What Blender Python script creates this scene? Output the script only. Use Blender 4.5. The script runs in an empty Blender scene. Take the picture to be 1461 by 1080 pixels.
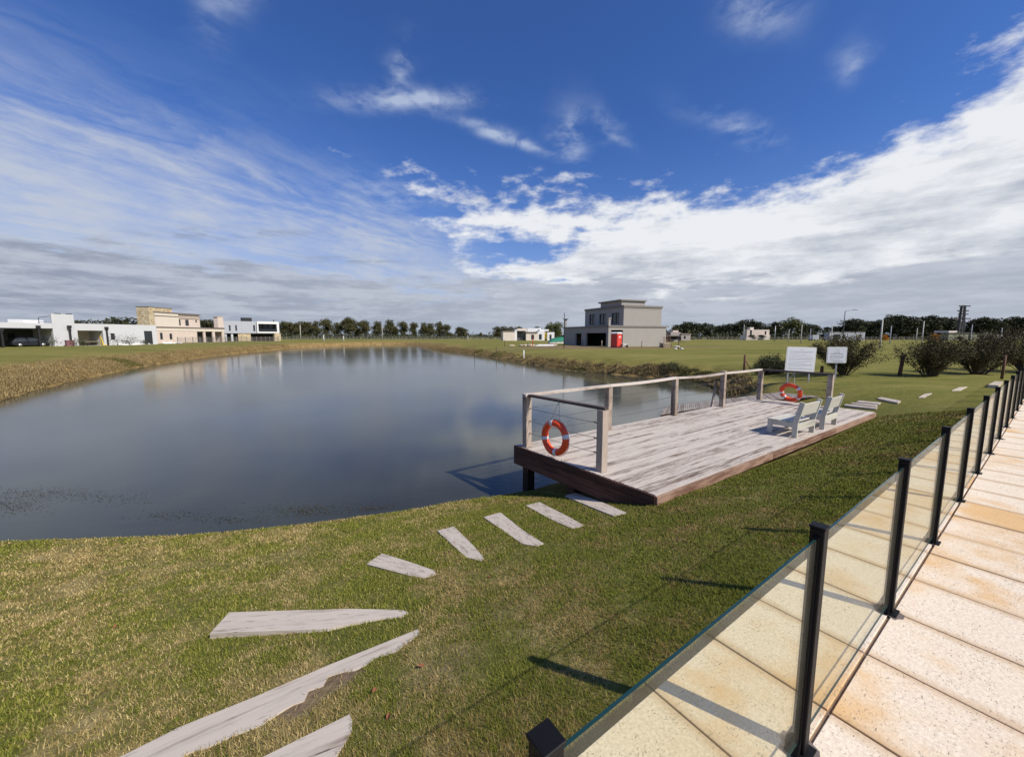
import bpy, bmesh, math, random
import numpy as np
from mathutils import Vector, Matrix, noise as mnoise
R = math.radians
rng = random.Random(7)
nrs = np.random.RandomState(11)
scene = bpy.context.scene
COL = scene.collection

# ------------------------------------------------------------------ camera, sky, sun, exposure
CAM_H, FPX, PITCH = 1.7, 550.0, math.atan(61/550.0)
cd = bpy.data.cameras.new('camera'); cam = bpy.data.objects.new('camera', cd); COL.objects.link(cam)
cam.location = (0, 0, CAM_H); cam.rotation_euler = (R(90)-PITCH, 0, 0)
cd.sensor_fit = 'HORIZONTAL'; cd.sensor_width = 36.0; cd.lens = 36.0*FPX/1461.0
cd.clip_start = 0.05; cd.clip_end = 9000
scene.camera = cam
scene.render.resolution_x, scene.render.resolution_y = 1024, 756
vs = scene.view_settings
vs.view_transform = 'Standard'; vs.look = 'None'; vs.gamma = 1; vs.use_curve_mapping = False
vs.exposure = 0.0
SUN_AZ = math.atan2(0.83, -0.56)         # direction towards the sun, from +Y clockwise
SUN_EL = R(43.5)
sl = bpy.data.lights.new('sun', 'SUN'); sl.energy = 4.9; sl.angle = R(0.5); sl.color = (1.0, 0.925, 0.815)
so = bpy.data.objects.new('sun', sl); COL.objects.link(so)
sdir = Vector((math.sin(SUN_AZ)*math.cos(SUN_EL), math.cos(SUN_AZ)*math.cos(SUN_EL), math.sin(SUN_EL)))
so.rotation_euler = sdir.to_track_quat('Z', 'Y').to_euler()
so.location = sdir*50

# ---- small expression layer over shader math nodes
class S:
    def __init__(s, nt, sock): s.nt, s.k = nt, sock
    def _m(s, op, *a, clamp=False):
        n = s.nt.nodes.new('ShaderNodeMath'); n.operation = op; n.use_clamp = clamp
        for i, v in enumerate((s,)+a):
            if isinstance(v, S): s.nt.links.new(v.k, n.inputs[i])
            else: n.inputs[i].default_value = v
        return S(s.nt, n.outputs[0])
    def __add__(s, o): return s._m('ADD', o)
    __radd__ = __add__
    def __mul__(s, o): return s._m('MULTIPLY', o)
    __rmul__ = __mul__
    def __sub__(s, o): return s._m('SUBTRACT', o)
    def __rsub__(s, o): return (s*-1.0)+o
    def __truediv__(s, o): return s._m('DIVIDE', o)
    def max(s, o): return s._m('MAXIMUM', o)
    def min(s, o): return s._m('MINIMUM', o)
    def pow(s, o): return s._m('POWER', o)
    def abs(s): return s._m('ABSOLUTE')
    def clamp(s): return s._m('ADD', 0.0, clamp=True)
    def exp(s): return s._m('EXPONENT')
    def ss(s, a, b):
        n = s.nt.nodes.new('ShaderNodeMapRange'); n.interpolation_type = 'SMOOTHSTEP'
        s.nt.links.new(s.k, n.inputs[0])
        n.inputs[1].default_value = a; n.inputs[2].default_value = b
        return S(s.nt, n.outputs[0])

class NT:
    def __init__(self, nt): self.nt = nt
    def new(self, t): return self.nt.nodes.new('ShaderNode'+t)
    def link(self, a, b): self.nt.links.new(a.k if isinstance(a, S) else a, b)
    def put(self, v, sock):
        if isinstance(v, S) or isinstance(v, bpy.types.NodeSocket): self.link(v, sock)
        else: sock.default_value = v if not isinstance(v, tuple) or len(v) != 3 or sock.type != 'RGBA' else (*v, 1)
    def sep(self, v):
        n = self.new('SeparateXYZ'); self.link(v, n.inputs[0]); return [S(self.nt, o) for o in n.outputs]
    def comb(self, x, y, z):
        n = self.new('CombineXYZ')
        for i, v in enumerate((x, y, z)): self.put(v, n.inputs[i])
        return n.outputs[0]
    def noise(self, vec, scale=1.0, detail=3.0, rough=0.5, dist=0.0, out=0):
        n = self.new('TexNoise'); self.link(vec, n.inputs['Vector'])
        n.inputs['Scale'].default_value = scale; n.inputs['Detail'].default_value = detail
        n.inputs['Roughness'].default_value = rough; n.inputs['Distortion'].default_value = dist
        return S(self.nt, n.outputs[out])
    def vor(self, vec, scale=1.0, rnd=1.0, feature='F1', out=0):
        n = self.new('TexVoronoi'); n.feature = feature; self.link(vec, n.inputs['Vector'])
        n.inputs['Scale'].default_value = scale; n.inputs['Randomness'].default_value = rnd
        return S(self.nt, n.outputs[out])
    def ramp(self, f, stops):
        n = self.new('ValToRGB'); self.link(f, n.inputs[0]); r = n.color_ramp
        while len(r.elements) > 1: r.elements.remove(r.elements[-1])
        r.elements[0].position = stops[0][0]; r.elements[0].color = (*stops[0][1], 1)
        for p, c in stops[1:]:
            e = r.elements.new(p); e.color = (*c, 1)
        return n.outputs[0]
    def mix(self, f, a, b, mode='MIX'):
        n = self.new('Mix'); n.data_type = 'RGBA'; n.blend_type = mode
        self.put(f, n.inputs[0])
        self.put(a, n.inputs[6]); self.put(b, n.inputs[7])
        return n.outputs[2]
    def scale(self, vec, x, y, z):
        n = self.new('Mapping'); self.link(vec, n.inputs[0]); n.inputs['Scale'].default_value = (x, y, z)
        return n.outputs[0]
    def addv(self, a, b):
        n = self.new('VectorMath'); self.link(a, n.inputs[0]); self.put(b, n.inputs[1]); return n.outputs[0]
    def pos(self): return self.new('NewGeometry').outputs['Position']
    def obj(self): return self.new('TexCoord').outputs['Object']
    def rand(self): return S(self.nt, self.new('ObjectInfo').outputs['Random'])
    def island(self): return S(self.nt, self.new('NewGeometry').outputs['Random Per Island'])
    def attr(self, name):
        n = self.new('Attribute'); n.attribute_name = name; return S(self.nt, n.outputs['Fac'])

# ---- world: Nishita sky with clouds laid on a flat cloud deck (x/z, y/z)
w = bpy.data.worlds.new('World'); scene.world = w; w.use_nodes = True
for n in list(w.node_tree.nodes): w.node_tree.nodes.remove(n)
T = NT(w.node_tree)
sky = T.new('TexSky'); sky.sky_type = 'NISHITA'; sky.sun_disc = False
sky.sun_elevation = SUN_EL; sky.sun_rotation = SUN_AZ
sky.air_density = 1.0; sky.dust_density = 0.6; sky.ozone_density = 2.0
gen = T.new('TexCoord').outputs['Generated']
dx, dy, dz = T.sep(gen)
zc = dz.max(0.012)
X0 = dx/zc; Y0 = dy/zc
cl = T.comb(X0, Y0, 0.0)
n1 = T.noise(cl, 1.1, 6, 0.58); n2 = T.noise(cl, 3.2, 8, 0.62)
wx = T.noise(T.addv(cl, (7.3, 1.1, 0)), 0.9, 4, 0.55); wy = T.noise(T.addv(cl, (3.1, 9.4, 2)), 0.9, 4, 0.55)
X = X0 + (wx-0.5)*0.5; Y = Y0 + (wy-0.5)*0.5
def blob(cx, cy, rx, ry, k=0.0):
    c, s_ = math.cos(k), math.sin(k)
    a = ((X-cx)*c + (Y-cy)*s_)/rx; b = ((Y-cy)*c - (X-cx)*s_)/ry
    return ((a*a+b*b)*-1.0).exp()
# big cumulus field on the right
f1 = (Y-2.62).min((X+0.75)*1.3)
f2 = (X*0.92 - Y*0.10 - 1.42)*1.5
hole = blob(0.45, 4.9, 0.75, 1.25)*1.3 + blob(0.9, 3.75, 0.5, 0.16)*0.4
f = f1.max(f2) + (n1-0.5)*0.7 + (n2-0.5)*0.25 - hole
d3 = T.scale(gen, 5.5, 5.5, 13.0)
p1 = T.noise(d3, 1.0, 8, 0.62); p2 = T.noise(T.addv(d3, (3.0, 8.0, 1.0)), 0.45, 5, 0.55); p3 = T.noise(d3, 2.6, 6, 0.6)
st = T.noise(T.scale(gen, 4.0, 4.0, 26.0), 1.0, 7, 0.6)
puf = T.noise(T.scale(gen, 15.0, 15.0, 30.0), 1.0, 8, 0.6)
f = f + (p1-0.5)*1.9 + (p3-0.5)*1.5 + (puf-0.5)*0.7 - 0.05 + (st-0.5)*f.ss(0.5, 2.0)*3.2 - (blob(1.7, 4.6, 1.3, 0.35)+blob(2.8, 7.0, 2.0, 0.7)+blob(0.9, 7.2, 1.2, 0.6))*0.8
cum = f.ss(-0.05, 0.62)
# streaks inside the field
thick = f.ss(0.3, 2.4)
# left cirrus streaks
q = X0*0.91 - Y0*0.42; r_ = X0*0.42 + Y0*0.91
sv = T.comb(q*1.9 + p2*1.6, r_*0.75 + p1*0.5, 0.0)
sn = T.noise(sv, 1.3, 7, 0.62, 0.6); sn2 = T.noise(T.addv(sv, (5, 2, 0)), 3.6, 6, 0.6)
band = ((q+2.75)*(q+2.75)*-2.6).exp()*r_.ss(4.6, 3.0)
veil = q.ss(-2.0, -4.0)
cir = (band*((sn*0.5+sn2*0.25+p1*0.25).ss(0.38, 0.68))*0.72 + veil*(0.38+(sn*0.35+p1*0.4+p3*0.25).ss(0.36, 0.62)*0.55)).clamp()
# isolated wisps
wn = (n2*0.6 + sn2*0.4).ss(0.40, 0.62)
wis = (blob(-0.42, 1.76, 0.26, 0.07, 0.05)*1.1 + blob(-0.42, 1.58, 0.05, 0.14, 0.5)*0.8 + blob(0.0, 2.12, 0.3, 0.05, 0.65)*1.0
       + blob(0.33, 2.15, 0.07, 0.25, -0.15)*0.75 + blob(0.52, 2.05, 0.06, 0.2, -0.5)*0.6 + blob(1.22, 1.52, 0.05, 0.12, -0.5)*0.55
       + blob(0.78, 1.22, 0.06, 0.16, -0.7)*0.7 + blob(-0.75, 1.25, 0.05, 0.25, 0.9)*0.5 + blob(1.1, 2.05, 0.07, 0.3, -0.9)*0.5
       + blob(-1.0, 2.9, 0.3, 0.3, 0)*0.6)*wn*1.3
# low grey stratus sheet
elv = dz
edge = (X0/(Y0.abs()+0.3)).ss(-1.3, 0.3)                 # lower sheet to the right
lowf = ((0.162 - edge*0.03) - elv)*9.0 + (T.noise(T.scale(gen, 4.5, 4.5, 22.0), 1.0, 9, 0.66)-0.5)*3.0
low = lowf.ss(-0.05, 0.35)*0.93
darkp = (blob(-3.2, 4.0, 0.5, 0.25)+blob(-2.5, 3.9, 0.5, 0.15)+blob(-2.1, 5.3, 0.7, 0.3))*n2.ss(0.42, 0.6)
skyc = T.mix(1.0, sky.outputs[0], (0.44, 0.72, 1.27), 'MULTIPLY')
pale = (elv.ss(0.45, 0.0)).pow(1.5)*0.66
c0 = T.mix(pale, skyc, (3.3, 4.3, 6.6))
c1 = T.mix(cir, c0, (5.4, 5.85, 6.8))
c2 = T.mix((wis.clamp())*0.75, c1, (5.2, 6.0, 7.6))
# cloud tones
ctop = T.mix((thick*0.42 + (st-0.5)*2.3 + (p3-0.5)*-1.4 + (puf-0.5)*-0.9).clamp(), (8.6, 8.75, 9.0), (4.2, 4.6, 5.4))
c3 = T.mix(cum*0.96, c2, ctop)
lowc0 = T.mix((T.noise(T.scale(gen, 7.0, 7.0, 46.0), 1.0, 8, 0.66)).ss(0.38, 0.62), (2.9, 3.3, 4.2), (4.9, 5.3, 6.2))
lowc = T.mix(edge*0.5, lowc0, (5.2, 5.6, 6.4))
c4 = T.mix(low, c3, lowc)
c5 = T.mix(darkp.clamp()*0.6, c4, (2.7, 3.2, 4.4))
haze = elv.ss(0.06, 0.0)*0.6
c6 = T.mix(haze, c5, (3.5, 4.1, 5.0))
below = elv.ss(0.0, -0.02)
c7 = T.mix(below, c6, (1.0, 1.1, 0.8))
bg = T.new('Background'); bg.inputs[1].default_value = 0.1
T.link(c7, bg.inputs[0])
ow = T.new('OutputWorld'); T.link(bg.outputs[0], ow.inputs[0])

# ------------------------------------------------------------------ helpers
def hitz(u, v, z):
    a = (u-730.5)/FPX; b = -(v-540)/FPX
    d = (a, math.cos(PITCH)+b*math.sin(PITCH), -math.sin(PITCH)+b*math.cos(PITCH))
    t = (z-CAM_H)/d[2]; return d[0]*t, d[1]*t
def ray(u, v):
    a = (u-730.5)/FPX; b = -(v-540)/FPX
    return Vector((a, math.cos(PITCH)+b*math.sin(PITCH), -math.sin(PITCH)+b*math.cos(PITCH)))
def atdist(u, v, Y):
    """world point seen at (u,v) of the photograph at distance Y."""
    d = ray(u, v); return Vector((0, 0, CAM_H))+d*(Y/d.y)

MATS = {}
def material(name, fn=None, **kw):
    if name in MATS: return MATS[name]
    m = bpy.data.materials.new(name); m.use_nodes = True
    t = NT(m.node_tree); b = m.node_tree.nodes['Principled BSDF']
    if fn: kw = dict(kw, **(fn(t) or {}))
    for k, v in kw.items():
        if k == 'bump':
            n = t.new('Bump'); t.link(v[0], n.inputs['Height']); n.inputs['Strength'].default_value = v[1]; n.inputs['Distance'].default_value = v[2]
            t.link(n.outputs[0], b.inputs['Normal'])
        else:
            key = {'color': 'Base Color', 'rough': 'Roughness', 'metal': 'Metallic', 'spec': 'Specular IOR Level', 'ior': 'IOR', 'coat': 'Coat Weight'}[k]
            t.put(v, b.inputs[key])
    MATS[name] = m; return m

def plain(name, c, rough=0.7, var=0.12, sc=2.0, metal=0.0, spec=0.4):
    """a plain finish with faint soiling and grain"""
    def f(t):
        p = t.obj(); n = t.noise(p, sc, 5, 0.65); n2 = t.noise(p, sc*14, 3, 0.6)
        g = (n*0.6+n2*0.4)
        col = t.mix(g.ss(0.3, 0.7), tuple(x*(1-var) for x in c), tuple(min(1, x*(1+var)) for x in c))
        r = t.rand(); col = t.mix((r*0.12), col, tuple(x*0.7 for x in c))
        return dict(color=col, bump=(n2, 0.15, 0.01))
    return material(name, f, rough=rough, metal=metal, spec=spec)

def tag(o, label=None, cat=None, group=None, kind=None):
    if label: o['label'] = label
    if cat: o['category'] = cat
    if group: o['group'] = group
    if kind: o['kind'] = kind
    return o
def thing(name, label, cat, loc=(0, 0, 0), rz=0.0, group=None):
    o = bpy.data.objects.new(name, None); COL.objects.link(o); o.empty_display_size = 0.3
    o.location = loc; o.rotation_euler = (0, 0, rz); return tag(o, label, cat, group)
def link(name, me, parent=None, loc=None, rot=None):
    o = bpy.data.objects.new(name, me); COL.objects.link(o)
    if parent is not None: o.parent = parent
    if loc is not None: o.location = loc
    if rot is not None: o.rotation_euler = rot
    return o
def copy_tree(o, parent=None):
    c = o.copy(); COL.objects.link(c)
    if parent is not None: c.parent = parent
    for ch in list(o.children): copy_tree(ch, c)
    return c

class MB:
    def __init__(self): self.v = []; self.f = []; self.s = []
    def add(self, vs_, fs, smooth=False):
        b = len(self.v); self.v += [tuple(p) for p in vs_]
        for f_ in fs: self.f.append(tuple(b+i for i in f_)); self.s.append(smooth)
        return self
    def box(self, x0, x1, y0, y1, z0, z1, M=None):
        p = [Vector((x, y, z)) for z in (z0, z1) for y in (y0, y1) for x in (x0, x1)]
        if M is not None: p = [M @ q_ for q_ in p]
        return self.add(p, [(0, 2, 3, 1), (4, 5, 7, 6), (0, 1, 5, 4), (2, 6, 7, 3), (0, 4, 6, 2), (1, 3, 7, 5)])
    def bar(self, a, b, w_, h, up=(0, 0, 1), off=0.0):
        """box section from a to b, w_ wide, h high"""
        a, b = Vector(a), Vector(b); x = (b-a).normalized(); u = Vector(up)
        y = u.cross(x)
        if y.length < 1e-4: y = Vector((0, 1, 0)).cross(x)
        y.normalize(); z = x.cross(y)
        p = []
        for zz in (-h/2+off, h/2+off):
            for yy in (-w_/2, w_/2):
                for q_ in (a, b): p.append(q_+y*yy+z*zz)
        return self.add(p, [(0, 2, 3, 1), (4, 5, 7, 6), (0, 1, 5, 4), (2, 6, 7, 3), (0, 4, 6, 2), (1, 3, 7, 5)])
    def tube(self, pts, rad, n=8, closed=False, cap=True):
        pts = [Vector(p) for p in pts]; m = len(pts)
        rr = rad if isinstance(rad, (list, tuple)) else [rad]*m
        rings = []; prev = None
        for i, p in enumerate(pts):
            if closed: t_ = pts[(i+1) % m]-pts[i-1]
            else: t_ = pts[min(i+1, m-1)]-pts[max(i-1, 0)]
            t_.normalize()
            if prev is None:
                a = Vector((0, 0, 1)) if abs(t_.z) < 0.9 else Vector((1, 0, 0))
                prev = t_.cross(a).normalized()
            prev = (prev-t_*prev.dot(t_)).normalized(); c = t_.cross(prev)
            rings.append([p+(prev*math.cos(k*2*math.pi/n)+c*math.sin(k*2*math.pi/n))*rr[i] for k in range(n)])
        vs_ = [q_ for r in rings for q_ in r]; fs = []
        for i in range(m if closed else m-1):
            j = (i+1) % m
            for k in range(n): fs.append((i*n+k, i*n+(k+1) % n, j*n+(k+1) % n, j*n+k))
        self.add(vs_, fs, True)
        if cap and not closed:
            b = len(self.v)-m*n
            self.f.append(tuple(b+k for k in reversed(range(n)))); self.s.append(False)
            self.f.append(tuple(b+(m-1)*n+k for k in range(n))); self.s.append(False)
        return self
    def lathe(self, prof, n=16, M=None):
        vs_ = []
        for r, z in prof:
            for k in range(n):
                a = k*2*math.pi/n; q_ = Vector((r*math.cos(a), r*math.sin(a), z)); vs_.append(M @ q_ if M is not None else q_)
        fs = [(i*n+k, i*n+(k+1) % n, (i+1)*n+(k+1) % n, (i+1)*n+k) for i in range(len(prof)-1) for k in range(n)]
        return self.add(vs_, fs, True)
    def prism(self, poly, z0, z1, M=None):
        """poly: list of (x,y); extruded z0..z1"""
        m = len(poly); p = [Vector((x, y, z0)) for x, y in poly]+[Vector((x, y, z1)) for x, y in poly]
        if M is not None: p = [M @ q_ for q_ in p]
        fs = [tuple(reversed(range(m))), tuple(range(m, 2*m))]+[(i, (i+1) % m, m+(i+1) % m, m+i) for i in range(m)]
        return self.add(p, fs)
    def mesh(self, name, mat, bevel=0.0):
        me = bpy.data.meshes.new(name); me.from_pydata(self.v, [], self.f)
        me.polygons.foreach_set('use_smooth', self.s)
        mats = mat if isinstance(mat, (list, tuple)) else [mat]
        for m in mats: me.materials.append(m)
        if bevel:
            bm = bmesh.new(); bm.from_mesh(me)
            bmesh.ops.bevel(bm, geom=list(bm.edges), offset=bevel, segments=1, affect='EDGES'); bm.to_mesh(me); bm.free()
        me.update(); return me
    def build(self, name, mat, parent=None, bevel=0.0, loc=None, rot=None):
        return link(name, self.mesh(name, mat, bevel), parent, loc, rot)

def np_mesh(name, V, faces_per, nf, mat, idx=None):
    """fast mesh from arrays: V (n,3), each face has faces_per vertices"""
    me = bpy.data.meshes.new(name)
    me.vertices.add(len(V)); me.vertices.foreach_set('co', np.asarray(V, np.float32).ravel())
    if idx is None: idx = np.arange(nf*faces_per)
    me.loops.add(nf*faces_per); me.loops.foreach_set('vertex_index', np.asarray(idx, np.int32).ravel())
    me.polygons.add(nf); me.polygons.foreach_set('loop_start', np.arange(nf, dtype=np.int32)*faces_per)
    try: me.polygons.foreach_set('loop_total', np.full(nf, faces_per, np.int32))
    except Exception: pass
    if mat: me.materials.append(mat)
    me.update(calc_edges=True); return me

ORD = ['', 'first', 'second', 'third', 'fourth', 'fifth', 'sixth', 'seventh', 'eighth', 'ninth', 'tenth', 'eleventh', 'twelfth', 'thirteenth', 'fourteenth', 'fifteenth', 'sixteenth', 'seventeenth', 'eighteenth', 'nineteenth', 'twentieth',
       'twenty-first', 'twenty-second', 'twenty-third', 'twenty-fourth', 'twenty-fifth', 'twenty-sixth', 'twenty-seventh', 'twenty-eighth', 'twenty-ninth', 'thirtieth']

# ------------------------------------------------------------------ layout frames
P1 = np.array([1.19, 1.413]); DX = np.array([0.8185, 0.5745]); NX = np.array([-0.5745, 0.8185])
FA = math.atan2(DX[1], DX[0])
def sn2w(s, n): p = P1+DX*s+NX*n; return float(p[0]), float(p[1])
WZ = -1.4
POND = [(-11, 5.75), (-7.78, 5.56), (-5.69, 5.6), (-4.6, 5.72), (-3.74, 5.93), (-2.73, 6.22), (-1.63, 6.6), (-0.7, 6.98), (0.1, 7.3), (0.8, 7.72)]
POND += [sn2w(*p) for p in [(4.3, 5.25), (6, 4.7), (8, 4.4), (10, 4.6), (12, 5.0), (13.6, 5.9), (15.0, 7.0)]]
POND += [hitz(*p, WZ) for p in [(1032, 568), (1026, 560), (1018, 553), (1002, 547), (968, 542.5), (920, 538), (860, 533), (800, 527), (740, 517), (680, 506.5), (645, 502)]]
POND += [(-13.5, 77), (-20, 92), (-27, 112), (-35, 128), (-45, 129), (-53, 116), (-54, 100), (-50.5, 78), (-46, 60), (-41, 47.5), (-36.8, 38), (-33.3, 31.8), (-29.8, 25.8), (-27, 21.6), (-24.5, 18.2), (-21.5, 14), (-18, 10), (-14.5, 7)]
def catmull(P, k=4):
    P = np.array(P); n = len(P); out = []
    for i in range(n):
        a, b, c, d = P[i-1], P[i], P[(i+1) % n], P[(i+2) % n]
        for j in range(k):
            t = j/k
            out.append(0.5*((2*b)+(-a+c)*t+(2*a-5*b+4*c-d)*t*t+(-a+3*b-3*c+d)*t**3))
    return np.array(out)
PONDC = catmull(POND, 4)
def poly_sd(x, y, P=PONDC):
    """signed distance, positive outside"""
    x = np.asarray(x, float).ravel(); y = np.asarray(y, float).ravel()
    best = np.full(x.shape, 1e18); inside = np.zeros(x.shape, bool)
    n = len(P)
    for i in range(n):
        ax, ay = P[i]; bx, by = P[(i+1) % n]
        ex, ey = bx-ax, by-ay
        t = np.clip(((x-ax)*ex+(y-ay)*ey)/(ex*ex+ey*ey+1e-12), 0, 1)
        dd = (x-ax-t*ex)**2+(y-ay-t*ey)**2
        np.minimum(best, dd, out=best)
        c = ((ay > y) != (by > y))
        with np.errstate(divide='ignore', invalid='ignore'):
            xi = ex*(y-ay)/(ey if ey != 0 else 1e-12)+ax
        inside ^= (c & (x < xi))
    d = np.sqrt(best); return np.where(inside, -d, d)
def vnoise(x, y, seed=0):
    """smooth value noise"""
    xi = np.floor(x).astype(np.int64); yi = np.floor(y).astype(np.int64); fx = x-xi; fy = y-yi
    fx = fx*fx*(3-2*fx); fy = fy*fy*(3-2*fy)
    def h(a, b):
        v = (a*374761393+b*668265263+seed*1442695041) & 0xffffffff
        v = ((v ^ (v >> 13))*1274126177) & 0xffffffff
        return ((v ^ (v >> 16)) & 0xffff)/65535.0
    return (h(xi, yi)*(1-fx)+h(xi+1, yi)*fx)*(1-fy)+(h(xi, yi+1)*(1-fx)+h(xi+1, yi+1)*fx)*fy
def sstep(a, b, x): t = np.clip((x-a)/(b-a), 0, 1); return t*t*(3-2*t)
def ground(x, y, full=False):
    x = np.asarray(x, float).ravel(); y = np.asarray(y, float).ravel()
    sd = poly_sd(x, y)
    s = (x-P1[0])*DX[0]+(y-P1[1])*DX[1]; n = (x-P1[0])*NX[0]+(y-P1[1])*NX[1]
    wig = (vnoise(x*1.3, y*1.3, 3)-0.5)*0.25*sstep(8, 20, np.hypot(x, y))+(vnoise(x*0.9, y*0.9, 5)-0.5)*0.10
    d = sd+wig
    dp = np.maximum(n-0.52, 0)
    T_ = -0.10
    near = (1-sstep(12.5, 17, s))*(1-sstep(12, 18, n))*sstep(-22, -14, s)
    de = np.maximum(d, 0)
    gn = np.where(de > 0, 0.05*sstep(0, 0.12, de)+0.95*de/(de+dp+1e-6), 0)
    gn = np.where(dp <= 0, 1.0, gn)
    bank = 1-np.exp(-de/1.5)
    lump = (vnoise(x*1.1, y*1.1, 9)-0.5)*0.5+(vnoise(x*2.7, y*2.7, 12)-0.5)*0.28
    right = sstep(0, 8, x-(-8+0*y))*sstep(14, 20, y)
    bank = bank+lump*np.exp(-((de-0.9)/0.9)**2)*(0.25+0.5*right)*sstep(0, 0.15, de)
    g = gn*near+bank*(1-near)
    z = WZ+(T_-WZ)*g
    z = np.where(d > 0, z, WZ+np.maximum(d*0.45, -1.2)-0.01)
    rr = np.hypot(x, y)
    z = z+(vnoise(x*0.8, y*0.8, 1)-0.5)*0.03*sstep(0.6, 1.5, n)*(d > 0)
    z = z+(vnoise(x*0.12, y*0.12, 2)-0.5)*0.16*sstep(18, 40, rr)*(de > 2)
    z = np.where((n < 0.53) & (n > -4.7) & (s < 25.6) & (s > -3.2), -0.115, z)
    if not full: return z
    return z, sd, s, n, near
def gz(x, y): return float(ground([x], [y])[0])
def hit(u, v, dz_=0.0):
    d = ray(u, v); t = 0.6
    step = 0.02
    o = Vector((0, 0, CAM_H))
    ts = np.concatenate([np.arange(0.6, 12, 0.01), np.geomspace(12, 400, 900)])
    px = ts*d.x; py = ts*d.y; pz = CAM_H+ts*d.z
    g = ground(px, py)+dz_
    k = np.argmax(pz <= g)
    return float(px[k]), float(py[k]), float(g[k])

# ------------------------------------------------------------------ materials
def turf_colour(t, blades=False):
    p = t.pos(); x, y, z = t.sep(p)
    s = x*0.8185+y*0.5745; n = y*0.8185-x*0.5745
    a = t.noise(p, 0.55, 4, 0.6); b = t.noise(p, 2.6, 5, 0.65); c = t.noise(p, 14, 4, 0.7)
    dryness = (a*0.40+b*0.42+c*0.30) + s.ss(6, -6)*0.075 + ((s+0.6)*(s+0.6)*-0.5).exp()*((n-1.6)*(n-1.6)*-0.8).exp()*0.10 - (s-n*0.8).ss(-3.5, 1.5)*0.01 - 0.01
    dry = dryness.ss(0.48, 0.73)
    gre = t.ramp(c, [(0.25, (0.085, 0.095, 0.020)), (0.55, (0.150, 0.160, 0.036)), (0.8, (0.24, 0.23, 0.065))])
    stw = t.ramp(b, [(0.25, (0.17, 0.12, 0.055)), (0.6, (0.34, 0.27, 0.12)), (0.85, (0.46, 0.38, 0.19))])
    return t, p, dry, gre, stw, a, b, c, s, n
def ground_mat(t):
    t, p, dry, gre, stw, a, b, c, s, n = turf_colour(t)
    bank = t.attr('bank'); soil = t.attr('soil'); far = t.attr('far')
    dull = t.mix(0.25, gre, (0.10, 0.085, 0.03))
    base = t.mix(dry, dull, stw)
    L = t.noise(t.scale(p, 0.05, 0.16, 0.05), 1.0, 6, 0.6); M_ = t.noise(t.scale(p, 0.35, 0.9, 0.3), 1.0, 5, 0.65)
    G = t.noise(p, 5.0, 6, 0.75)
    fc = t.ramp((L*0.45+M_*0.35+G*0.2), [(0.32, (0.095, 0.105, 0.024)), (0.46, (0.155, 0.155, 0.040)), (0.56, (0.225, 0.200, 0.060)), (0.70, (0.32, 0.255, 0.105))])
    base = t.mix(far, base, fc)
    bn = t.noise(p, 1.1, 8, 0.78)
    bc = t.ramp(bn, [(0.30, (0.07, 0.045, 0.020)), (0.45, (0.22, 0.145, 0.058)), (0.6, (0.34, 0.24, 0.10)), (0.8, (0.44, 0.33, 0.16))])
    base = t.mix((bank*(0.55+bn*0.9)).clamp(), base, bc)
    sc = t.ramp(G, [(0.3, (0.13, 0.085, 0.052)), (0.7, (0.27, 0.195, 0.13))])
    base = t.mix((soil*1.3-(bn*0.5)+0.1).clamp()*(soil.ss(0.02, 0.3)), base, sc)
    return dict(color=base, bump=(G+c*0.5, 0.7, 0.05))
M_GROUND = material('turf_ground', ground_mat, rough=1.0, spec=0.05)
def blade_mat(t):
    t, p, dry, gre, stw, a, b, c, s, n = turf_colour(t, True)
    r = t.island()
    f_ = (dry*1.0+(r-0.5)*0.75+0.02).ss(0.25, 0.72)
    lush = (s-n*0.9).ss(-3.0, 1.0)*0.42
    g2 = t.ramp(r*(1-lush), [(0.0, (0.085, 0.102, 0.012)), (0.5, (0.175, 0.190, 0.024)), (1.0, (0.31, 0.30, 0.060))])
    s2 = t.ramp((r*7.3)._m('FRACT'), [(0.0, (0.19, 0.125, 0.045)), (0.5, (0.36, 0.275, 0.105)), (1.0, (0.58, 0.46, 0.21))])
    s2 = t.mix(lush*1.6, s2, t.mix(1.0, s2, (0.52, 0.40, 0.30), 'MULTIPLY'))
    return dict(color=t.mix(f_, g2, s2))
M_BLADE = material('grass_blade', blade_mat, rough=0.75, spec=0.15)
def water_mat(t):
    p = t.pos()
    a = t.noise(t.scale(p, 1.0, 2.4, 1), 2.4, 4, 0.6); b = t.noise(t.scale(p, 1.2, 3.2, 1), 9.0, 3, 0.55)
    m = t.noise(p, 0.16, 4, 0.6); calm = t.noise(t.scale(p, 0.05, 0.12, 1), 1.0, 4, 0.6).ss(0.35, 0.65)
    col = t.ramp(m, [(0.3, (0.036, 0.036, 0.026)), (0.5, (0.050, 0.052, 0.036)), (0.7, (0.068, 0.072, 0.044))])
    h = (a*0.6+b*0.25)*(calm*0.8+0.2)
    return dict(color=col, bump=(h, 0.085, 0.05))
M_WATER = material('pond_water', water_mat, rough=0.095, ior=1.33, spec=0.5)
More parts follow.
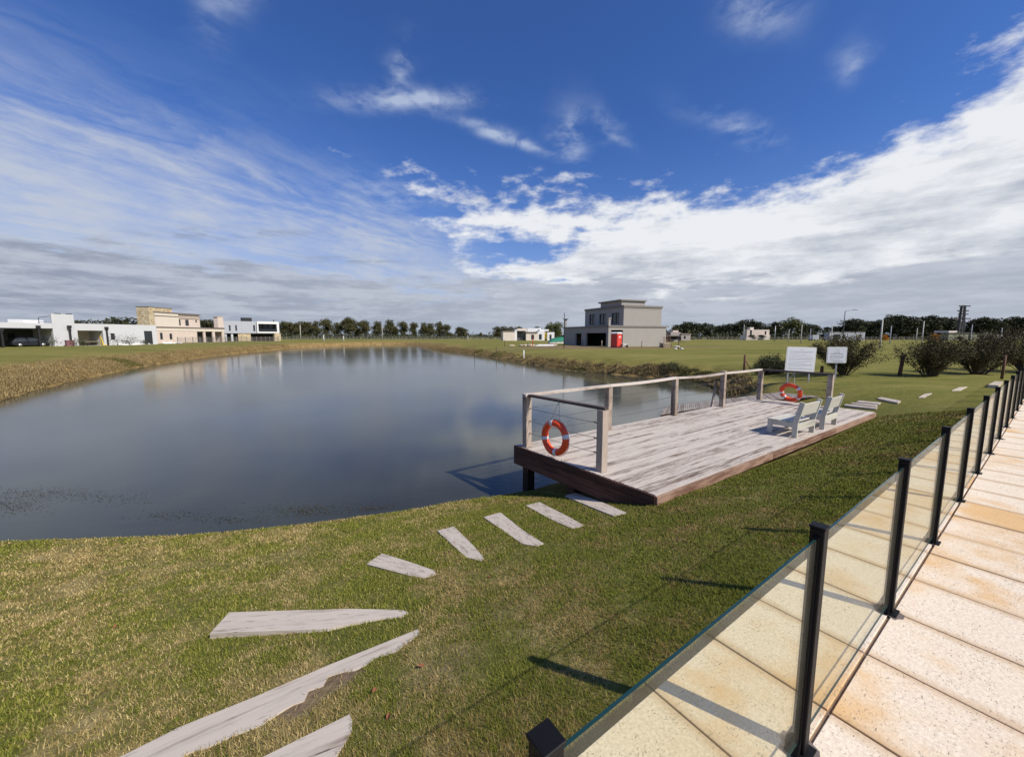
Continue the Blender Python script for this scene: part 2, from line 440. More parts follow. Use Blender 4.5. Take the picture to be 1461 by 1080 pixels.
def wood_mat(light, dark, worn=0.5, ax=0, vary=0.22, patch=(0.9, 3.5)):
    def f(t):
        r = t.rand(); p = t.obj()
        sh = t.comb(r*37.0, r*91.0, r*17.0); p2 = t.addv(p, sh)
        sc = [(1.3, 26, 26), (26, 1.3, 26), (26, 26, 1.3)][ax]
        g = t.noise(t.scale(p2, *sc), 1.0, 6, 0.65); g2 = t.noise(t.scale(p2, *[q_*3.2 for q_ in sc]), 1.0, 4, 0.6)
        big = t.noise(t.scale(p2, 1.0, 1.0, 1.0) if ax == 2 else t.scale(p2, patch[0], patch[1], patch[1]), 1.6, 6, 0.72)
        m = (g*0.5+g2*0.2+big*0.55+(r-0.5)*vary)
        k = m.ss(worn-0.06, worn+0.30)
        mid = tuple((a_+b_)/2*0.98 for a_, b_ in zip(light, dark))
        col = t.ramp(k, [(0.0, dark), (0.32, mid), (0.62, light), (1.0, tuple(min(1, q_*1.12) for q_ in light))])
        crack = g2.ss(0.30, 0.36)
        col = t.mix(crack, tuple(q_*0.35 for q_ in dark), col)
        return dict(color=col, bump=(g*0.7+g2*0.5, 0.45, 0.004))
    return f
M_DECK = material('weathered_deck_wood', wood_mat((0.50, 0.445, 0.385), (0.15, 0.10, 0.075), 0.47, vary=0.18, patch=(1.2, 9.0)), rough=0.82, spec=0.2)
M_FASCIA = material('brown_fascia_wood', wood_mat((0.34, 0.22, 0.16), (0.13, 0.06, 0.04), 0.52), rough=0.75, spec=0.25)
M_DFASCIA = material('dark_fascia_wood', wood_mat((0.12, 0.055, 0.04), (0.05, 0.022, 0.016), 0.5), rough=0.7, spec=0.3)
M_POST = material('pale_post_wood', wood_mat((0.40, 0.33, 0.27), (0.13, 0.088, 0.065), 0.47, 2), rough=0.8, spec=0.2)
M_RAIL = material('pale_rail_wood', wood_mat((0.54, 0.48, 0.42), (0.27, 0.20, 0.155), 0.44), rough=0.8, spec=0.2)
M_RAIL_SHADED = material('shade_toned_rail_wood', wood_mat((0.10, 0.075, 0.065), (0.035, 0.025, 0.022), 0.5), rough=0.7, spec=0.3)  # cross rails: shade on their left sides put into the wood colour
M_RAMP = material('grey_ramp_wood', wood_mat((0.36, 0.315, 0.27), (0.16, 0.12, 0.095), 0.46, 1), rough=0.85, spec=0.15)
M_PILE = material('pile_wood', wood_mat((0.10, 0.06, 0.045), (0.035, 0.022, 0.017), 0.5, 2), rough=0.8, spec=0.2)
M_STEP = material('sleeper_wood', wood_mat((0.56, 0.485, 0.395), (0.26, 0.19, 0.14), 0.45, vary=0.05, patch=(1.8, 9.0)), rough=0.85, spec=0.15)
M_CHAIR = material('chair_paint', wood_mat((0.52, 0.50, 0.43), (0.34, 0.32, 0.27), 0.36), rough=0.6, spec=0.3)
M_FPOST = material('brown_fence_post', wood_mat((0.17, 0.09, 0.06), (0.07, 0.038, 0.026), 0.5, 2), rough=0.85, spec=0.2)
def slab_mat(t):
    p = t.obj(); r = t.rand(); p2 = t.addv(p, t.comb(r*51.0, r*23.0, 0.0))
    st_ = t.noise(p2, 1.9, 4, 0.6); st2 = t.noise(p2, 0.9, 3, 0.5)
    stain = (st_*0.6+st2*0.5+(r-0.5)*0.16).ss(0.53, 0.72)
    fine = t.noise(p2, 60, 4, 0.7)
    base = t.mix(fine.ss(0.35, 0.7), (0.68, 0.575, 0.445), (0.86, 0.75, 0.60))
    base = t.mix(stain*0.85, base, (0.66, 0.40, 0.155))
    s1 = t.noise(t.scale(p2, 55, 150, 80), 1.0, 2, 0.5, 0.8); s2 = t.noise(t.addv(t.scale(p2, 120, 60, 80), (9, 4, 2)), 1.0, 2, 0.5, 0.8)
    sz = t.noise(p2, 9, 3, 0.6)
    pit = ((s1+sz*0.22).ss(0.755, 0.80) + (s2+sz*0.22).ss(0.775, 0.82)).clamp()
    pc = t.mix(pit*0.8, base, (0.24, 0.185, 0.13))
    x, y, z = t.sep(p)
    ed = (0.278-(x-0.28).abs()+(st_-0.5)*0.12).ss(0.07, 0.0)
    pc = t.mix(ed*0.55, pc, (0.50, 0.32, 0.16))
    return dict(color=pc, bump=(fine*0.15-pit, 0.5, 0.004))
M_SLAB = material('travertine_slab', slab_mat, rough=0.8, spec=0.25)
M_GROUT = plain('sandy_joint', (0.21, 0.145, 0.095), 0.95, 0.3, 8)
M_BLACK = plain('black_steel', (0.008, 0.008, 0.009), 0.5, 0.2, 20, spec=0.15)
M_MORTAR = plain('dark_mortar_smear', (0.16, 0.13, 0.12), 0.9, 0.3, 20)
M_WHITE = plain('white_render', (0.56, 0.57, 0.58), 0.85, 0.05, 0.6)
M_WHITE2 = plain('bright_white_paint', (0.74, 0.74, 0.73), 0.7, 0.04, 1)
M_CREAM = plain('cream_render', (0.72, 0.64, 0.54), 0.85, 0.08, 0.8)
M_PINK = plain('pinkish_render', (0.68, 0.57, 0.49), 0.85, 0.1, 0.8)
M_BGREY = plain('blue_grey_render', (0.42, 0.44, 0.48), 0.85, 0.05, 0.6)
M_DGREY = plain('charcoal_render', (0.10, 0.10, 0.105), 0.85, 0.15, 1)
M_TAUPE = plain('taupe_render', (0.345, 0.325, 0.295), 0.9, 0.05, 0.7)
M_TRIM = plain('taupe_trim', (0.22, 0.20, 0.18), 0.8, 0.1, 1)
M_DARK = plain('painted_interior_shade', (0.022, 0.022, 0.024), 0.9, 0.3, 1)  # near-black colour paints in the shade inside openings and recesses
M_CORN = plain('brown_cornice', (0.20, 0.165, 0.15), 0.85, 0.1, 1)
def stone_mat(t):
    p = t.obj(); v = t.vor(t.scale(p, 2.2, 2.2, 4.2), 1.0, 1.0, out=1); e = t.vor(t.scale(p, 2.2, 2.2, 4.2), 1.0, 1.0, 'DISTANCE_TO_EDGE')
    r_, g_, b_ = t.sep(v)
    c = t.ramp(r_, [(0.0, (0.46, 0.33, 0.18)), (0.35, (0.62, 0.50, 0.30)), (0.7, (0.72, 0.63, 0.43)), (1.0, (0.52, 0.42, 0.30))])
    return dict(color=t.mix(e.ss(0.0, 0.07), (0.32, 0.25, 0.17), c), bump=(e.ss(0, 0.1), 0.8, 0.05))
M_STONE = material('honey_stone_cladding', stone_mat, rough=0.9, spec=0.2)
def brick_mat(t):
    n = t.new('TexBrick'); t.link(t.scale(t.obj(), 1, 1, 1), n.inputs['Vector'])
    n.inputs['Color1'].default_value = (0.30, 0.16, 0.11, 1); n.inputs['Color2'].default_value = (0.38, 0.24, 0.18, 1); n.inputs['Mortar'].default_value = (0.4, 0.36, 0.32, 1)
    n.inputs['Scale'].default_value = 3.0
    return dict(color=n.outputs[0])
M_BRICK = material('red_brick_wall', brick_mat, rough=0.9)
def glassy(name, tint, edge=False):
    m = bpy.data.materials.new(name); m.use_nodes = True; t = NT(m.node_tree); nt = m.node_tree
    for n in list(nt.nodes): nt.nodes.remove(n)
    tr = t.new('BsdfTransparent'); tr.inputs[0].default_value = (*tint, 1)
    gl = t.new('BsdfGlossy'); gl.inputs['Roughness'].default_value = 0.01
    lw = t.new('LayerWeight'); lw.inputs[0].default_value = 0.5
    fr = S(nt, lw.outputs['Facing']).pow(5.0)*0.45+0.018
    mx = t.new('MixShader'); t.link(fr, mx.inputs[0]); t.link(tr.outputs[0], mx.inputs[1]); t.link(gl.outputs[0], mx.inputs[2])
    if edge:
        df = t.new('BsdfDiffuse'); df.inputs[0].default_value = (0.82, 0.80, 0.66, 1)      # thin film of dust
        m2 = t.new('MixShader'); dn = t.noise(t.obj(), 3, 5, 0.6); t.link(dn*0.05, m2.inputs[0])
        t.link(mx.outputs[0], m2.inputs[1]); t.link(df.outputs[0], m2.inputs[2]); mx = m2
    o = t.new('OutputMaterial'); t.link(mx.outputs[0], o.inputs[0]); return m
M_GLASS = glassy('fence_glass', (0.974, 0.974, 0.905), True)
M_GEDGE = material('glass_edge', color=(0.012, 0.045, 0.042), rough=0.15, spec=0.8)
M_PANE = material('dark_window_glass', color=(0.03, 0.035, 0.042), rough=0.08, spec=0.7)
M_FRAME = plain('black_window_frame', (0.02, 0.02, 0.022), 0.5, 0.1, 3)
M_ORANGE = plain('life_ring_orange', (0.86, 0.085, 0.018), 0.42, 0.10, 6, spec=0.5)
M_BAND = plain('white_reflective_band', (0.72, 0.70, 0.72), 0.4, 0.08, 10)
M_ROPE = plain('pale_rope', (0.62, 0.60, 0.52), 0.9, 0.15, 40)
M_CABLE = plain('steel_cable', (0.10, 0.10, 0.11), 0.4, 0.2, 30, metal=0.7)
M_SIGN = plain('white_sign_board', (0.80, 0.81, 0.84), 0.45, 0.03, 3)
M_SIGNED = plain('cream_sign_edge', (0.74, 0.73, 0.66), 0.5, 0.05, 3)
M_INK = plain('grey_print', (0.36, 0.38, 0.44), 0.6, 0.1, 3)
M_INKD = plain('dark_print', (0.16, 0.17, 0.20), 0.6, 0.1, 3)
M_GALV = plain('galvanised_steel', (0.38, 0.39, 0.41), 0.45, 0.12, 8, metal=0.4)
M_CONC = plain('pale_concrete_pole', (0.52, 0.50, 0.46), 0.85, 0.1, 2)
M_LATT = plain('dark_steel_lattice', (0.07, 0.065, 0.07), 0.7, 0.1, 3)
M_RED = plain('red_plastic', (0.62, 0.045, 0.03), 0.45, 0.08, 2, spec=0.5)
M_GREENT = plain('green_tarpaulin', (0.02, 0.20, 0.12), 0.6, 0.2, 3)
M_YEL = plain('yellow_plastic', (0.62, 0.42, 0.03), 0.5, 0.1, 3)
M_BARK = plain('grey_brown_bark', (0.13, 0.10, 0.075), 0.95, 0.3, 4)
M_TIMB = plain('pale_timber', (0.50, 0.42, 0.32), 0.85, 0.15, 4)
M_TYRE = plain('tyre_rubber', (0.02, 0.02, 0.02), 0.9, 0.1, 5)
M_RIM = plain('alloy_rim', (0.60, 0.61, 0.62), 0.35, 0.1, 5, metal=0.6)
M_CAR = material('dark_blue_grey_car_paint', color=(0.018, 0.021, 0.03), rough=0.22, spec=0.6, coat=0.6)
M_LAMP = material('headlamp_glass', color=(0.75, 0.77, 0.8), rough=0.1, spec=0.8)
def leaf_mat(name, cols, trans=0.15):
    def f(t):
        r = t.island(); p = t.obj(); n = t.noise(p, 0.35, 3, 0.5)
        return dict(color=t.ramp((r*0.65+n*0.35), [(0.1, cols[0]), (0.5, cols[1]), (0.9, cols[2])]))
    return material(name, f, rough=0.75, spec=0.2)
M_LEAF = leaf_mat('eucalypt_leaves', [(0.032, 0.036, 0.014), (0.075, 0.074, 0.028), (0.135, 0.115, 0.048)])
M_LEAFD = leaf_mat('dark_pine_leaves', [(0.020, 0.026, 0.011), (0.042, 0.048, 0.020), (0.085, 0.082, 0.036)])
M_LEAFG = leaf_mat('olive_green_leaves', [(0.045, 0.058, 0.012), (0.095, 0.105, 0.025), (0.16, 0.155, 0.045)])
M_LEAFO = leaf_mat('autumn_orange_leaves', [(0.30, 0.11, 0.012), (0.50, 0.20, 0.02), (0.62, 0.32, 0.04)])
M_BUSH = leaf_mat('purplish_shrub_leaves', [(0.024, 0.027, 0.009), (0.066, 0.060, 0.022), (0.16, 0.115, 0.060)])
M_BUSHG = leaf_mat('grey_green_shrub_leaves', [(0.030, 0.036, 0.016), (0.062, 0.070, 0.032), (0.11, 0.115, 0.058)])
M_DRYL = plain('dry_fallen_leaf', (0.26, 0.095, 0.04), 0.8, 0.3, 20)
M_WEED = leaf_mat('pond_weed', [(0.022, 0.020, 0.014), (0.05, 0.045, 0.030), (0.12, 0.10, 0.06)])
M_CARD = plain('white_sack', (0.80, 0.80, 0.78), 0.7, 0.06, 3)

# ------------------------------------------------------------------ terrain
def build_terrain():
    r = [0.35]
    while r[-1] < 260: r.append(r[-1]*(1.013 if r[-1] > 2 else 1.03))
    while r[-1] < 6000: r.append(r[-1]*1.10)
    r = np.array(r)
    ang = np.concatenate([np.arange(-64, 64, 0.4), np.arange(64, 296, 2.0)])
    ar = np.radians(ang); na, nr = len(ar), len(r)
    Xg = np.outer(r, np.sin(ar)); Yg = np.outer(r, np.cos(ar))
    x = np.concatenate([[0.0], Xg.ravel()]); y = np.concatenate([[0.0], Yg.ravel()])
    z, sd, s, n, near = ground(x, y, True)
    i, j = np.meshgrid(np.arange(nr-1), np.arange(na), indexing='ij'); j2 = (j+1) % na
    a = 1+i*na+j; b = 1+i*na+j2; c = 1+(i+1)*na+j2; d = 1+(i+1)*na+j
    quads = np.stack([a, d, c, b], -1).reshape(-1, 4)
    tri = np.stack([np.zeros(na, int), 1+np.arange(na), 1+(np.arange(na)+1) % na], -1)
    me = bpy.data.meshes.new('ground')
    V = np.stack([x, y, z], -1)
    me.vertices.add(len(V)); me.vertices.foreach_set('co', V.astype(np.float32).ravel())
    loops = np.concatenate([quads.ravel(), tri.ravel()]); me.loops.add(len(loops)); me.loops.foreach_set('vertex_index', loops.astype(np.int32))
    nq = len(quads); me.polygons.add(nq+len(tri))
    ls = np.concatenate([np.arange(nq)*4, nq*4+np.arange(len(tri))*3]); me.polygons.foreach_set('loop_start', ls.astype(np.int32))
    try: me.polygons.foreach_set('loop_total', np.concatenate([np.full(nq, 4), np.full(len(tri), 3)]).astype(np.int32))
    except Exception: pass
    me.materials.append(M_GROUND); me.update(calc_edges=True)
    me.polygons.foreach_set('use_smooth', np.ones(nq+len(tri), bool))
    rr = np.hypot(x, y)
    bank = np.exp(-np.maximum(sd-np.where(x < -10, 1.0, 0), 0)/np.where(x < -10, 1.8, 1.0))*(1-near)+np.exp(-np.maximum(sd, 0)/0.16)*near*0.8
    bank = np.clip(bank*1.15, 0, 1)*(sd < 14)
    soil = np.zeros_like(x)
    def blob(cx, cy, rx, ry, k, amt):
        c_, s_ = math.cos(k), math.sin(k); u = ((x-cx)*c_+(y-cy)*s_)/rx; v = ((y-cy)*c_-(x-cx)*s_)/ry
        np.maximum(soil, amt*np.exp(-(u*u+v*v)), out=soil)
    blob(19, 57.5, 15, 2.6, 0.2, 1.3); blob(8, 62, 8, 4, 0.5, 1.1); blob(2, 60, 6, 2, 0.2, 0.7)
    blob(-77, 42, 2, 6, -0.3, 0.8); blob(60, 110, 40, 1.2, 0.03, 0.7); blob(25, 130, 6, 2, 0, 0.6); blob(52, 66, 22, 0.8, 0.05, 0.9)
    for (u, v, rad) in [(450, 985, .12), (490, 965, .10), (425, 1010, .08), (700, 870, .25), (640, 950, .25)]:
        hx, hy, _ = hit(u, v); blob(hx, hy, rad*1.6, rad, 0.6, 0.9 if rad < .2 else 0.35)
    far = sstep(9, 18, rr)
    for nm, arr in (('bank', bank), ('soil', soil), ('far', far)):
        at_ = me.attributes.new(nm, 'FLOAT', 'POINT'); at_.data.foreach_set('value', arr.astype(np.float32))
    return tag(link('ground', me), 'mown grass plain sloping down to the pond', kind='structure')
build_terrain()
wp = [(float(a), float(b)) for a, b in PONDC]
cx_, cy_ = np.mean(PONDC, 0)
grow = catmull(POND, 2)
def offset_poly(P, k):
    n = len(P); out = []
    for i in range(n):
        a, b = P[i-1], P[(i+1) % n]; t_ = b-a; t_ = t_/np.linalg.norm(t_)
        out.append(P[i]+np.array([t_[1], -t_[0]])*k)
    return np.array(out)
area = 0.5*sum(grow[i-1][0]*grow[i][1]-grow[i][0]*grow[i-1][1] for i in range(len(grow)))
gp = offset_poly(grow, 0.55 if area > 0 else -0.55)
bm = bmesh.new(); vv = [bm.verts.new((float(p[0]), float(p[1]), WZ)) for p in gp]; bm.faces.new(vv)
bmesh.ops.triangulate(bm, faces=bm.faces[:]); bm.normal_update()
for f_ in bm.faces:
    if f_.normal.z < 0: f_.normal_flip()
me = bpy.data.meshes.new('water'); bm.to_mesh(me); bm.free(); me.materials.append(M_WATER)
tag(link('water', me), 'still grey green pond water reflecting the clouds', kind='structure')

# ------------------------------------------------------------------ paved walkway
walk = MB().box(-3.07, 25.4, -4.52, 0.505, -0.11, -0.012).build('walkway', M_GROUT, None, loc=(*P1, 0), rot=(0, 0, FA))
tag(walk, 'pale travertine paved walkway along the glass fence', kind='structure')
slab_m = {}
def slab(w_, l_):
    k = (w_, l_)
    if k not in slab_m: slab_m[k] = MB().box(0.005, w_-0.005, 0.009, l_-0.006, -0.03, 0.0).mesh('paving_slab', M_SLAB, 0.0025)
    return slab_m[k]
for i in range(-6, 39):
    s0 = 0.305+0.5625*i
    if s0+0.5625 > 25.4: break
    for n0, ln in ((-0.012, 0.53), (-1.137, 1.125), (-2.262, 1.125), (-3.387, 1.125), (-4.512, 1.125)):
        o = link('paving_slab', slab(0.5625, ln), walk)
        o.location = (s0+0.0, n0, rng.uniform(-0.0015, 0.0015)); o.rotation_euler = (rng.uniform(-.002, .002), rng.uniform(-.002, .002), 0)
# ------------------------------------------------------------------ glass fence
fence = thing('glass_fence', 'low fence of clear glass panels between square black posts along the walkway', 'fence', (*sn2w(0, 0.004), 0), FA)
post_m = MB().box(-.024, .024, -.024, .024, 0.008, 0.965).mesh('post', M_BLACK, 0.003)
cap_m = MB().box(-.027, .027, -.027, .027, 0.9655, 0.975).mesh('cap', M_BLACK, 0.002)
pb = MB().box(-.05, .05, -.045, .045, 0.0, 0.0075)
pb.add([(-.0245, -.012, 0.008), (-.0245, .012, 0.008), (-.06, .012, .008), (-.06, -.012, .008), (-.0245, .012, .10), (-.0245, -.012, .10)], [(0, 1, 2, 3), (1, 4, 2), (0, 3, 5), (2, 4, 5, 3), (0, 5, 4, 1)])
pb.add([(-.012, .0245, 0.008), (.012, .0245, 0.008), (.012, .055, .008), (-.012, .055, .008), (.012, .0245, .10), (-.012, .0245, .10)], [(0, 3, 2, 1), (1, 2, 4), (0, 5, 3), (2, 3, 5, 4), (0, 1, 4, 5)])
base_m = pb.mesh('base_plate', M_BLACK)
chan_m = MB().box(.0245, .034, -.011, .011, 0.05, 0.935).box(-.034, -.0245, -.011, .011, 0.05, 0.935).mesh('channel', M_BLACK)
sm = MB()
for k in range(16):
    a = k*2*math.pi/16+rng.uniform(-.1, .1); r0 = rng.uniform(.06, .095); sm.v.append((math.cos(a)*r0, math.sin(a)*r0*.8, .0015))
sm.f.append(tuple(range(16))); sm.s.append(False)
smear_m = sm.mesh('mortar_smear', M_MORTAR)
gm = MB(); L0, L1 = .030, 1.405-.030
gm.box(L0, L1, -.004, .004, .055, .926)
glass_me = gm.mesh('glass_panel', [M_GLASS, M_GEDGE])
for p_ in glass_me.polygons:
    if abs(p_.normal.y) < 0.5: p_.material_index = 1
glass_me2 = glass_me.copy()
for v_ in glass_me2.vertices:
    if v_.co.x > 1: v_.co.x -= .03
for i in range(-2, 17):
    x = i*1.405 if i != -1 else -1.375
    p_ = link('post', post_m, fence, (x, 0, 0)); link('cap', cap_m, p_); link('base_plate', base_m, p_); link('channel', chan_m, p_); link('mortar_smear', smear_m, p_, rot=(0, 0, i*1.3))
    if i < 16: link('glass_panel', glass_me if i != -1 else glass_me2, fence, (x, 0, 0))

# ------------------------------------------------------------------ wooden deck over the pond
DB = np.array([1.96, 5.012]); DC = np.array([10.358, 10.794]); DA = np.array([0.063, 7.469]); DZ = -0.46
dlen = float(np.linalg.norm(DC-DB)); da = math.atan2(DC[1]-DB[1], DC[0]-DB[0]); du = np.array([math.cos(da), math.sin(da)]); dv = np.array([-du[1], du[0]])
def dl(x, y): p = np.array([x, y])-DB; return float(p@du), float(p@dv)
ax_, ay_ = dl(*DA); DW = ay_; skew = ax_/ay_
deck = thing('wooden_deck', 'weathered whitish timber deck with post and rail on its pond side', 'deck', (float(DB[0]), float(DB[1]), DZ), da)
rows = 30; bw = (DW-0.03)/rows; bmesh_cache = {}
for r_i in range(rows):
    y0 = 0.03+r_i*bw; x = skew*y0+0.022; end = dlen+0.0
    cuts = [x]; 
    a = rng.choice([2.4, 3.4, 3.9, 3.0]); 
    while cuts[-1]+a < end-0.9: cuts.append(cuts[-1]+a); a = rng.choice([3.4, 3.9, 3.0])
    cuts.append(end+rng.uniform(-.012, .012))
    for c0, c1 in zip(cuts, cuts[1:]):
        ln = c1-c0-0.005; m = MB(); k = 5
        wv = [rng.uniform(-.0015, .0015) for _ in range(k+1)]; zv = [rng.uniform(-.002, .002) for _ in range(k+1)]
        hw = bw/2-0.0048; vs_ = []
        for q_ in range(k+1):
            xx = ln*q_/k
            for (yy, zz) in ((-hw, -.03), (hw, -.03), (hw, 0), (-hw, 0)): vs_.append((xx, yy+wv[q_], zz+zv[q_]))
        fs = [(0, 1, 2, 3), tuple(4*k+i_ for i_ in (3, 2, 1, 0))]
        for q_ in range(k):
            b0, b1 = 4*q_, 4*q_+4
            for e in range(4): fs.append((b0+e, b1+e, b1+(e+1) % 4, b0+(e+1) % 4))
        m.add(vs_, fs)
        o = m.build('deck_board', M_DECK, deck, loc=(c0, y0+bw/2, 0))
# fascia boards
MB().box(0, 3.55, -.018, .018, -.145, -.012).build('fascia_board', M_FASCIA, deck, 0.003, loc=(0.0, 0.006, 0))
MB().box(0, 3.35, -.018, .018, -.145, -.012).build('fascia_board', M_FASCIA, deck, 0.003, loc=(3.556, 0.004, 0.001))
MB().box(0, dlen-6.93, -.018, .018, -.145, -.012).build('fascia_board', M_FASCIA, deck, 0.003, loc=(6.912, 0.006, -0.001))
eang = math.atan2(DW, ax_); elen = math.hypot(DW, ax_)
for k, (z0, z1) in enumerate(((-.115, -.004), (-.24, -.12), (-.37, -.245))):
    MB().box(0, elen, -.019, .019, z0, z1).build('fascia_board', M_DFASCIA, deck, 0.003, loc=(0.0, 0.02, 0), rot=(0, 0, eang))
MB().box(0, DW-.03, -.018, .018, -.145, -.012).build('fascia_board', M_FASCIA, deck, 0.003, loc=(dlen+.002, 0.03, -.004), rot=(0, 0, R(90)))
MB().box(0, dlen-.1, -.02, .02, -.2, -.034).build('fascia_board', M_DFASCIA, deck, loc=(ax_+.05, DW-.03, 0))
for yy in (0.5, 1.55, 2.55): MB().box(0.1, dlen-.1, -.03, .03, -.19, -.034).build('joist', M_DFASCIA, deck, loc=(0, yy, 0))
PW = 0.065
pm = MB().box(-PW, PW, -PW, PW, 0.0, 1.0).mesh('post', M_POST, 0.004)
pms = MB().box(-PW, PW, -PW, PW, 0.0, 0.99).mesh('post', M_POST, 0.004)
PB = [(0.296, 7.372), (2.214, 8.735), (4.414, 10.403), (6.444, 11.667), (8.418, 12.976)]
pl_ = [dl(*p) for p in PB]; pf = dl(1.436, 5.992); pr = dl(9.50, 11.42)
for i, (x, y) in enumerate(pl_+[pf, pr]):
    y = min(y, DW-.08)
    hgt = pm
    o = link('post', hgt, deck, (x, y, 0.002), (rng.uniform(-.008, .008), rng.uniform(-.008, .008), rng.uniform(-.03, .03)))
MB().box(-.06, .06, -.06, .06, 1.0, 1.09).build('post_stub', M_POST, deck, 0.004, loc=(pl_[3][0], min(pl_[3][1], DW-.08), 0.004))
def rail(a, b, h=1.02, wd=0.11, th=0.042, sag=0.0, mat=M_RAIL):
    a = Vector((a[0], min(a[1], DW-.08), h)); b = Vector((b[0], min(b[1], DW-.08), h)); L_ = (b-a).length; m = MB(); k = 5
    vs_ = []
    for q_ in range(k+1):
        t_ = q_/k; zz = -sag*4*t_*(1-t_)
        for yy, z1 in ((-wd/2, -th/2), (wd/2, -th/2), (wd/2, th/2), (-wd/2, th/2)): vs_.append((L_*t_, yy, z1+zz))
    fs = [(0, 1, 2, 3), tuple(4*k+i_ for i_ in (3, 2, 1, 0))]
    for q_ in range(k):
        b0, b1 = 4*q_, 4*q_+4
        for e in range(4): fs.append((b0+e, b1+e, b1+(e+1) % 4, b0+(e+1) % 4))
    m.add(vs_, fs)
    o = m.build('top_rail', mat, deck, loc=a); o.rotation_euler = (0, 0, math.atan2(b.y-a.y, b.x-a.x)); return o
def ext(a, b, k):
    a = np.array(a, float); b = np.array(b, float); d_ = (b-a)/np.linalg.norm(b-a); return tuple(a-d_*k), tuple(b+d_*k)
for i in range(4):
    a, b = pl_[i], pl_[i+1]
    if i == 0: a = (a[0]-.08, a[1])
    rail((a[0]+.003*(i > 0), a[1]), (b[0]-.003, b[1]), 1.024+(0.004 if i % 2 else 0), 0.11, 0.05, [0.0, 0.02, 0.03, 0.01][i])
a, b = ext(pl_[0], pf, 0.07); rail((a[0]+.015, a[1]-.14), b, 1.022, 0.10, 0.042, mat=M_RAIL_SHADED)
a, b = ext(pl_[4], pr, 0.07); rail((a[0]+.02, a[1]-.14), b, 1.020, 0.11, 0.05, mat=M_RAIL_SHADED)
def cable(a, b, z, sag=0.01, r=0.004):
    a = Vector((a[0], min(a[1], DW-.08), z)); b = Vector((b[0], min(b[1], DW-.08), z)); d_ = (b-a).normalized()
    a = a+d_*.068; b = b-d_*.068
    pts = [a.lerp(b, t_/6)+Vector((0, 0, -sag*4*(t_/6)*(1-t_/6))) for t_ in range(7)]
    o = MB().tube(pts, r, 6).build('cable', M_CABLE, deck)
    MB().tube([b-d_*.10, b-d_*.005], .011, 8).build('tensioner', M_FRAME, o)
    MB().tube([a+d_*.005, a+d_*.035], .010, 8).build('eye_bolt', M_CABLE, o)
for i in range(4):
    for z in (.28, .52, .77): cable(pl_[i], pl_[i+1], z, 0.02)
for z in (.28, .52, .77): cable(pl_[0], pf, z); cable(pl_[4], pr, z)
MB().bar((pl_[3][0]-.35, DW+.05, -.5), (pl_[3][0]-.02, DW+.03, .78), .05, .05).build('brace', M_POST, deck)
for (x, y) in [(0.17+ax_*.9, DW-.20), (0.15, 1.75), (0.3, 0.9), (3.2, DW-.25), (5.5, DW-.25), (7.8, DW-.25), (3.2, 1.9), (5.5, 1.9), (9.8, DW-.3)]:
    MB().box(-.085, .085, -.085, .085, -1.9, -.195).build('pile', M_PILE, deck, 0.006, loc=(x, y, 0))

# ------------------------------------------------------------------ boarded ramp beside the deck
rl0 = Vector((5.55, 14.15, -1.22)); rl1 = Vector((6.35, 15.75, -1.22)); rr0 = Vector((11.9, 13.75, -.44)); rr1 = Vector((13.0, 15.9, -.40))
ramp = thing('boarded_ramp', 'narrow boarded ramp rising from the water behind the timber deck', 'ramp', (0, 0, 0))
NR = 84
mid0 = Vector((8.9, 14.35, -.78)); mid1 = Vector((9.45, 15.7, -.80))
def rp(t_, k):
    A_, B_, C_ = ((rl0, mid0, rr0), (rl1, mid1, rr1))[k]
    return A_*(1-t_)**2*1.0+(B_*2-(A_+C_)*.5)*2*t_*(1-t_)+C_*t_**2
for i in range(NR):
    a0, a1, b0, b1 = rp(i/NR, 0), rp((i+.80)/NR, 0), rp(i/NR, 1), rp((i+.80)/NR, 1)
    c = (a0+b1)/2; z_ = Vector((0, 0, rng.uniform(-.003, .003)))
    vs_ = [q_-c+z_+Vector((0, 0, dz_)) for dz_ in (-.028, 0) for q_ in (a0, a1, b1, b0)]
    MB().add(vs_, [(0, 3, 2, 1), (4, 5, 6, 7), (0, 1, 5, 4), (1, 2, 6, 5), (2, 3, 7, 6), (3, 0, 4, 7)]).build('ramp_board', M_RAMP, ramp, loc=c)
for k in (0, 1):
    m = MB()
    for i in range(12):
        p0, p1 = rp(i/12, k), rp((i+1)/12, k); off = (rp(i/12, 1-k)-p0).normalized()*.08
        m.bar(p0+off+Vector((0, 0, -.10)), p1+off+Vector((0, 0, -.10)), .05, .14)
    m.build('stringer', M_DFASCIA, ramp)

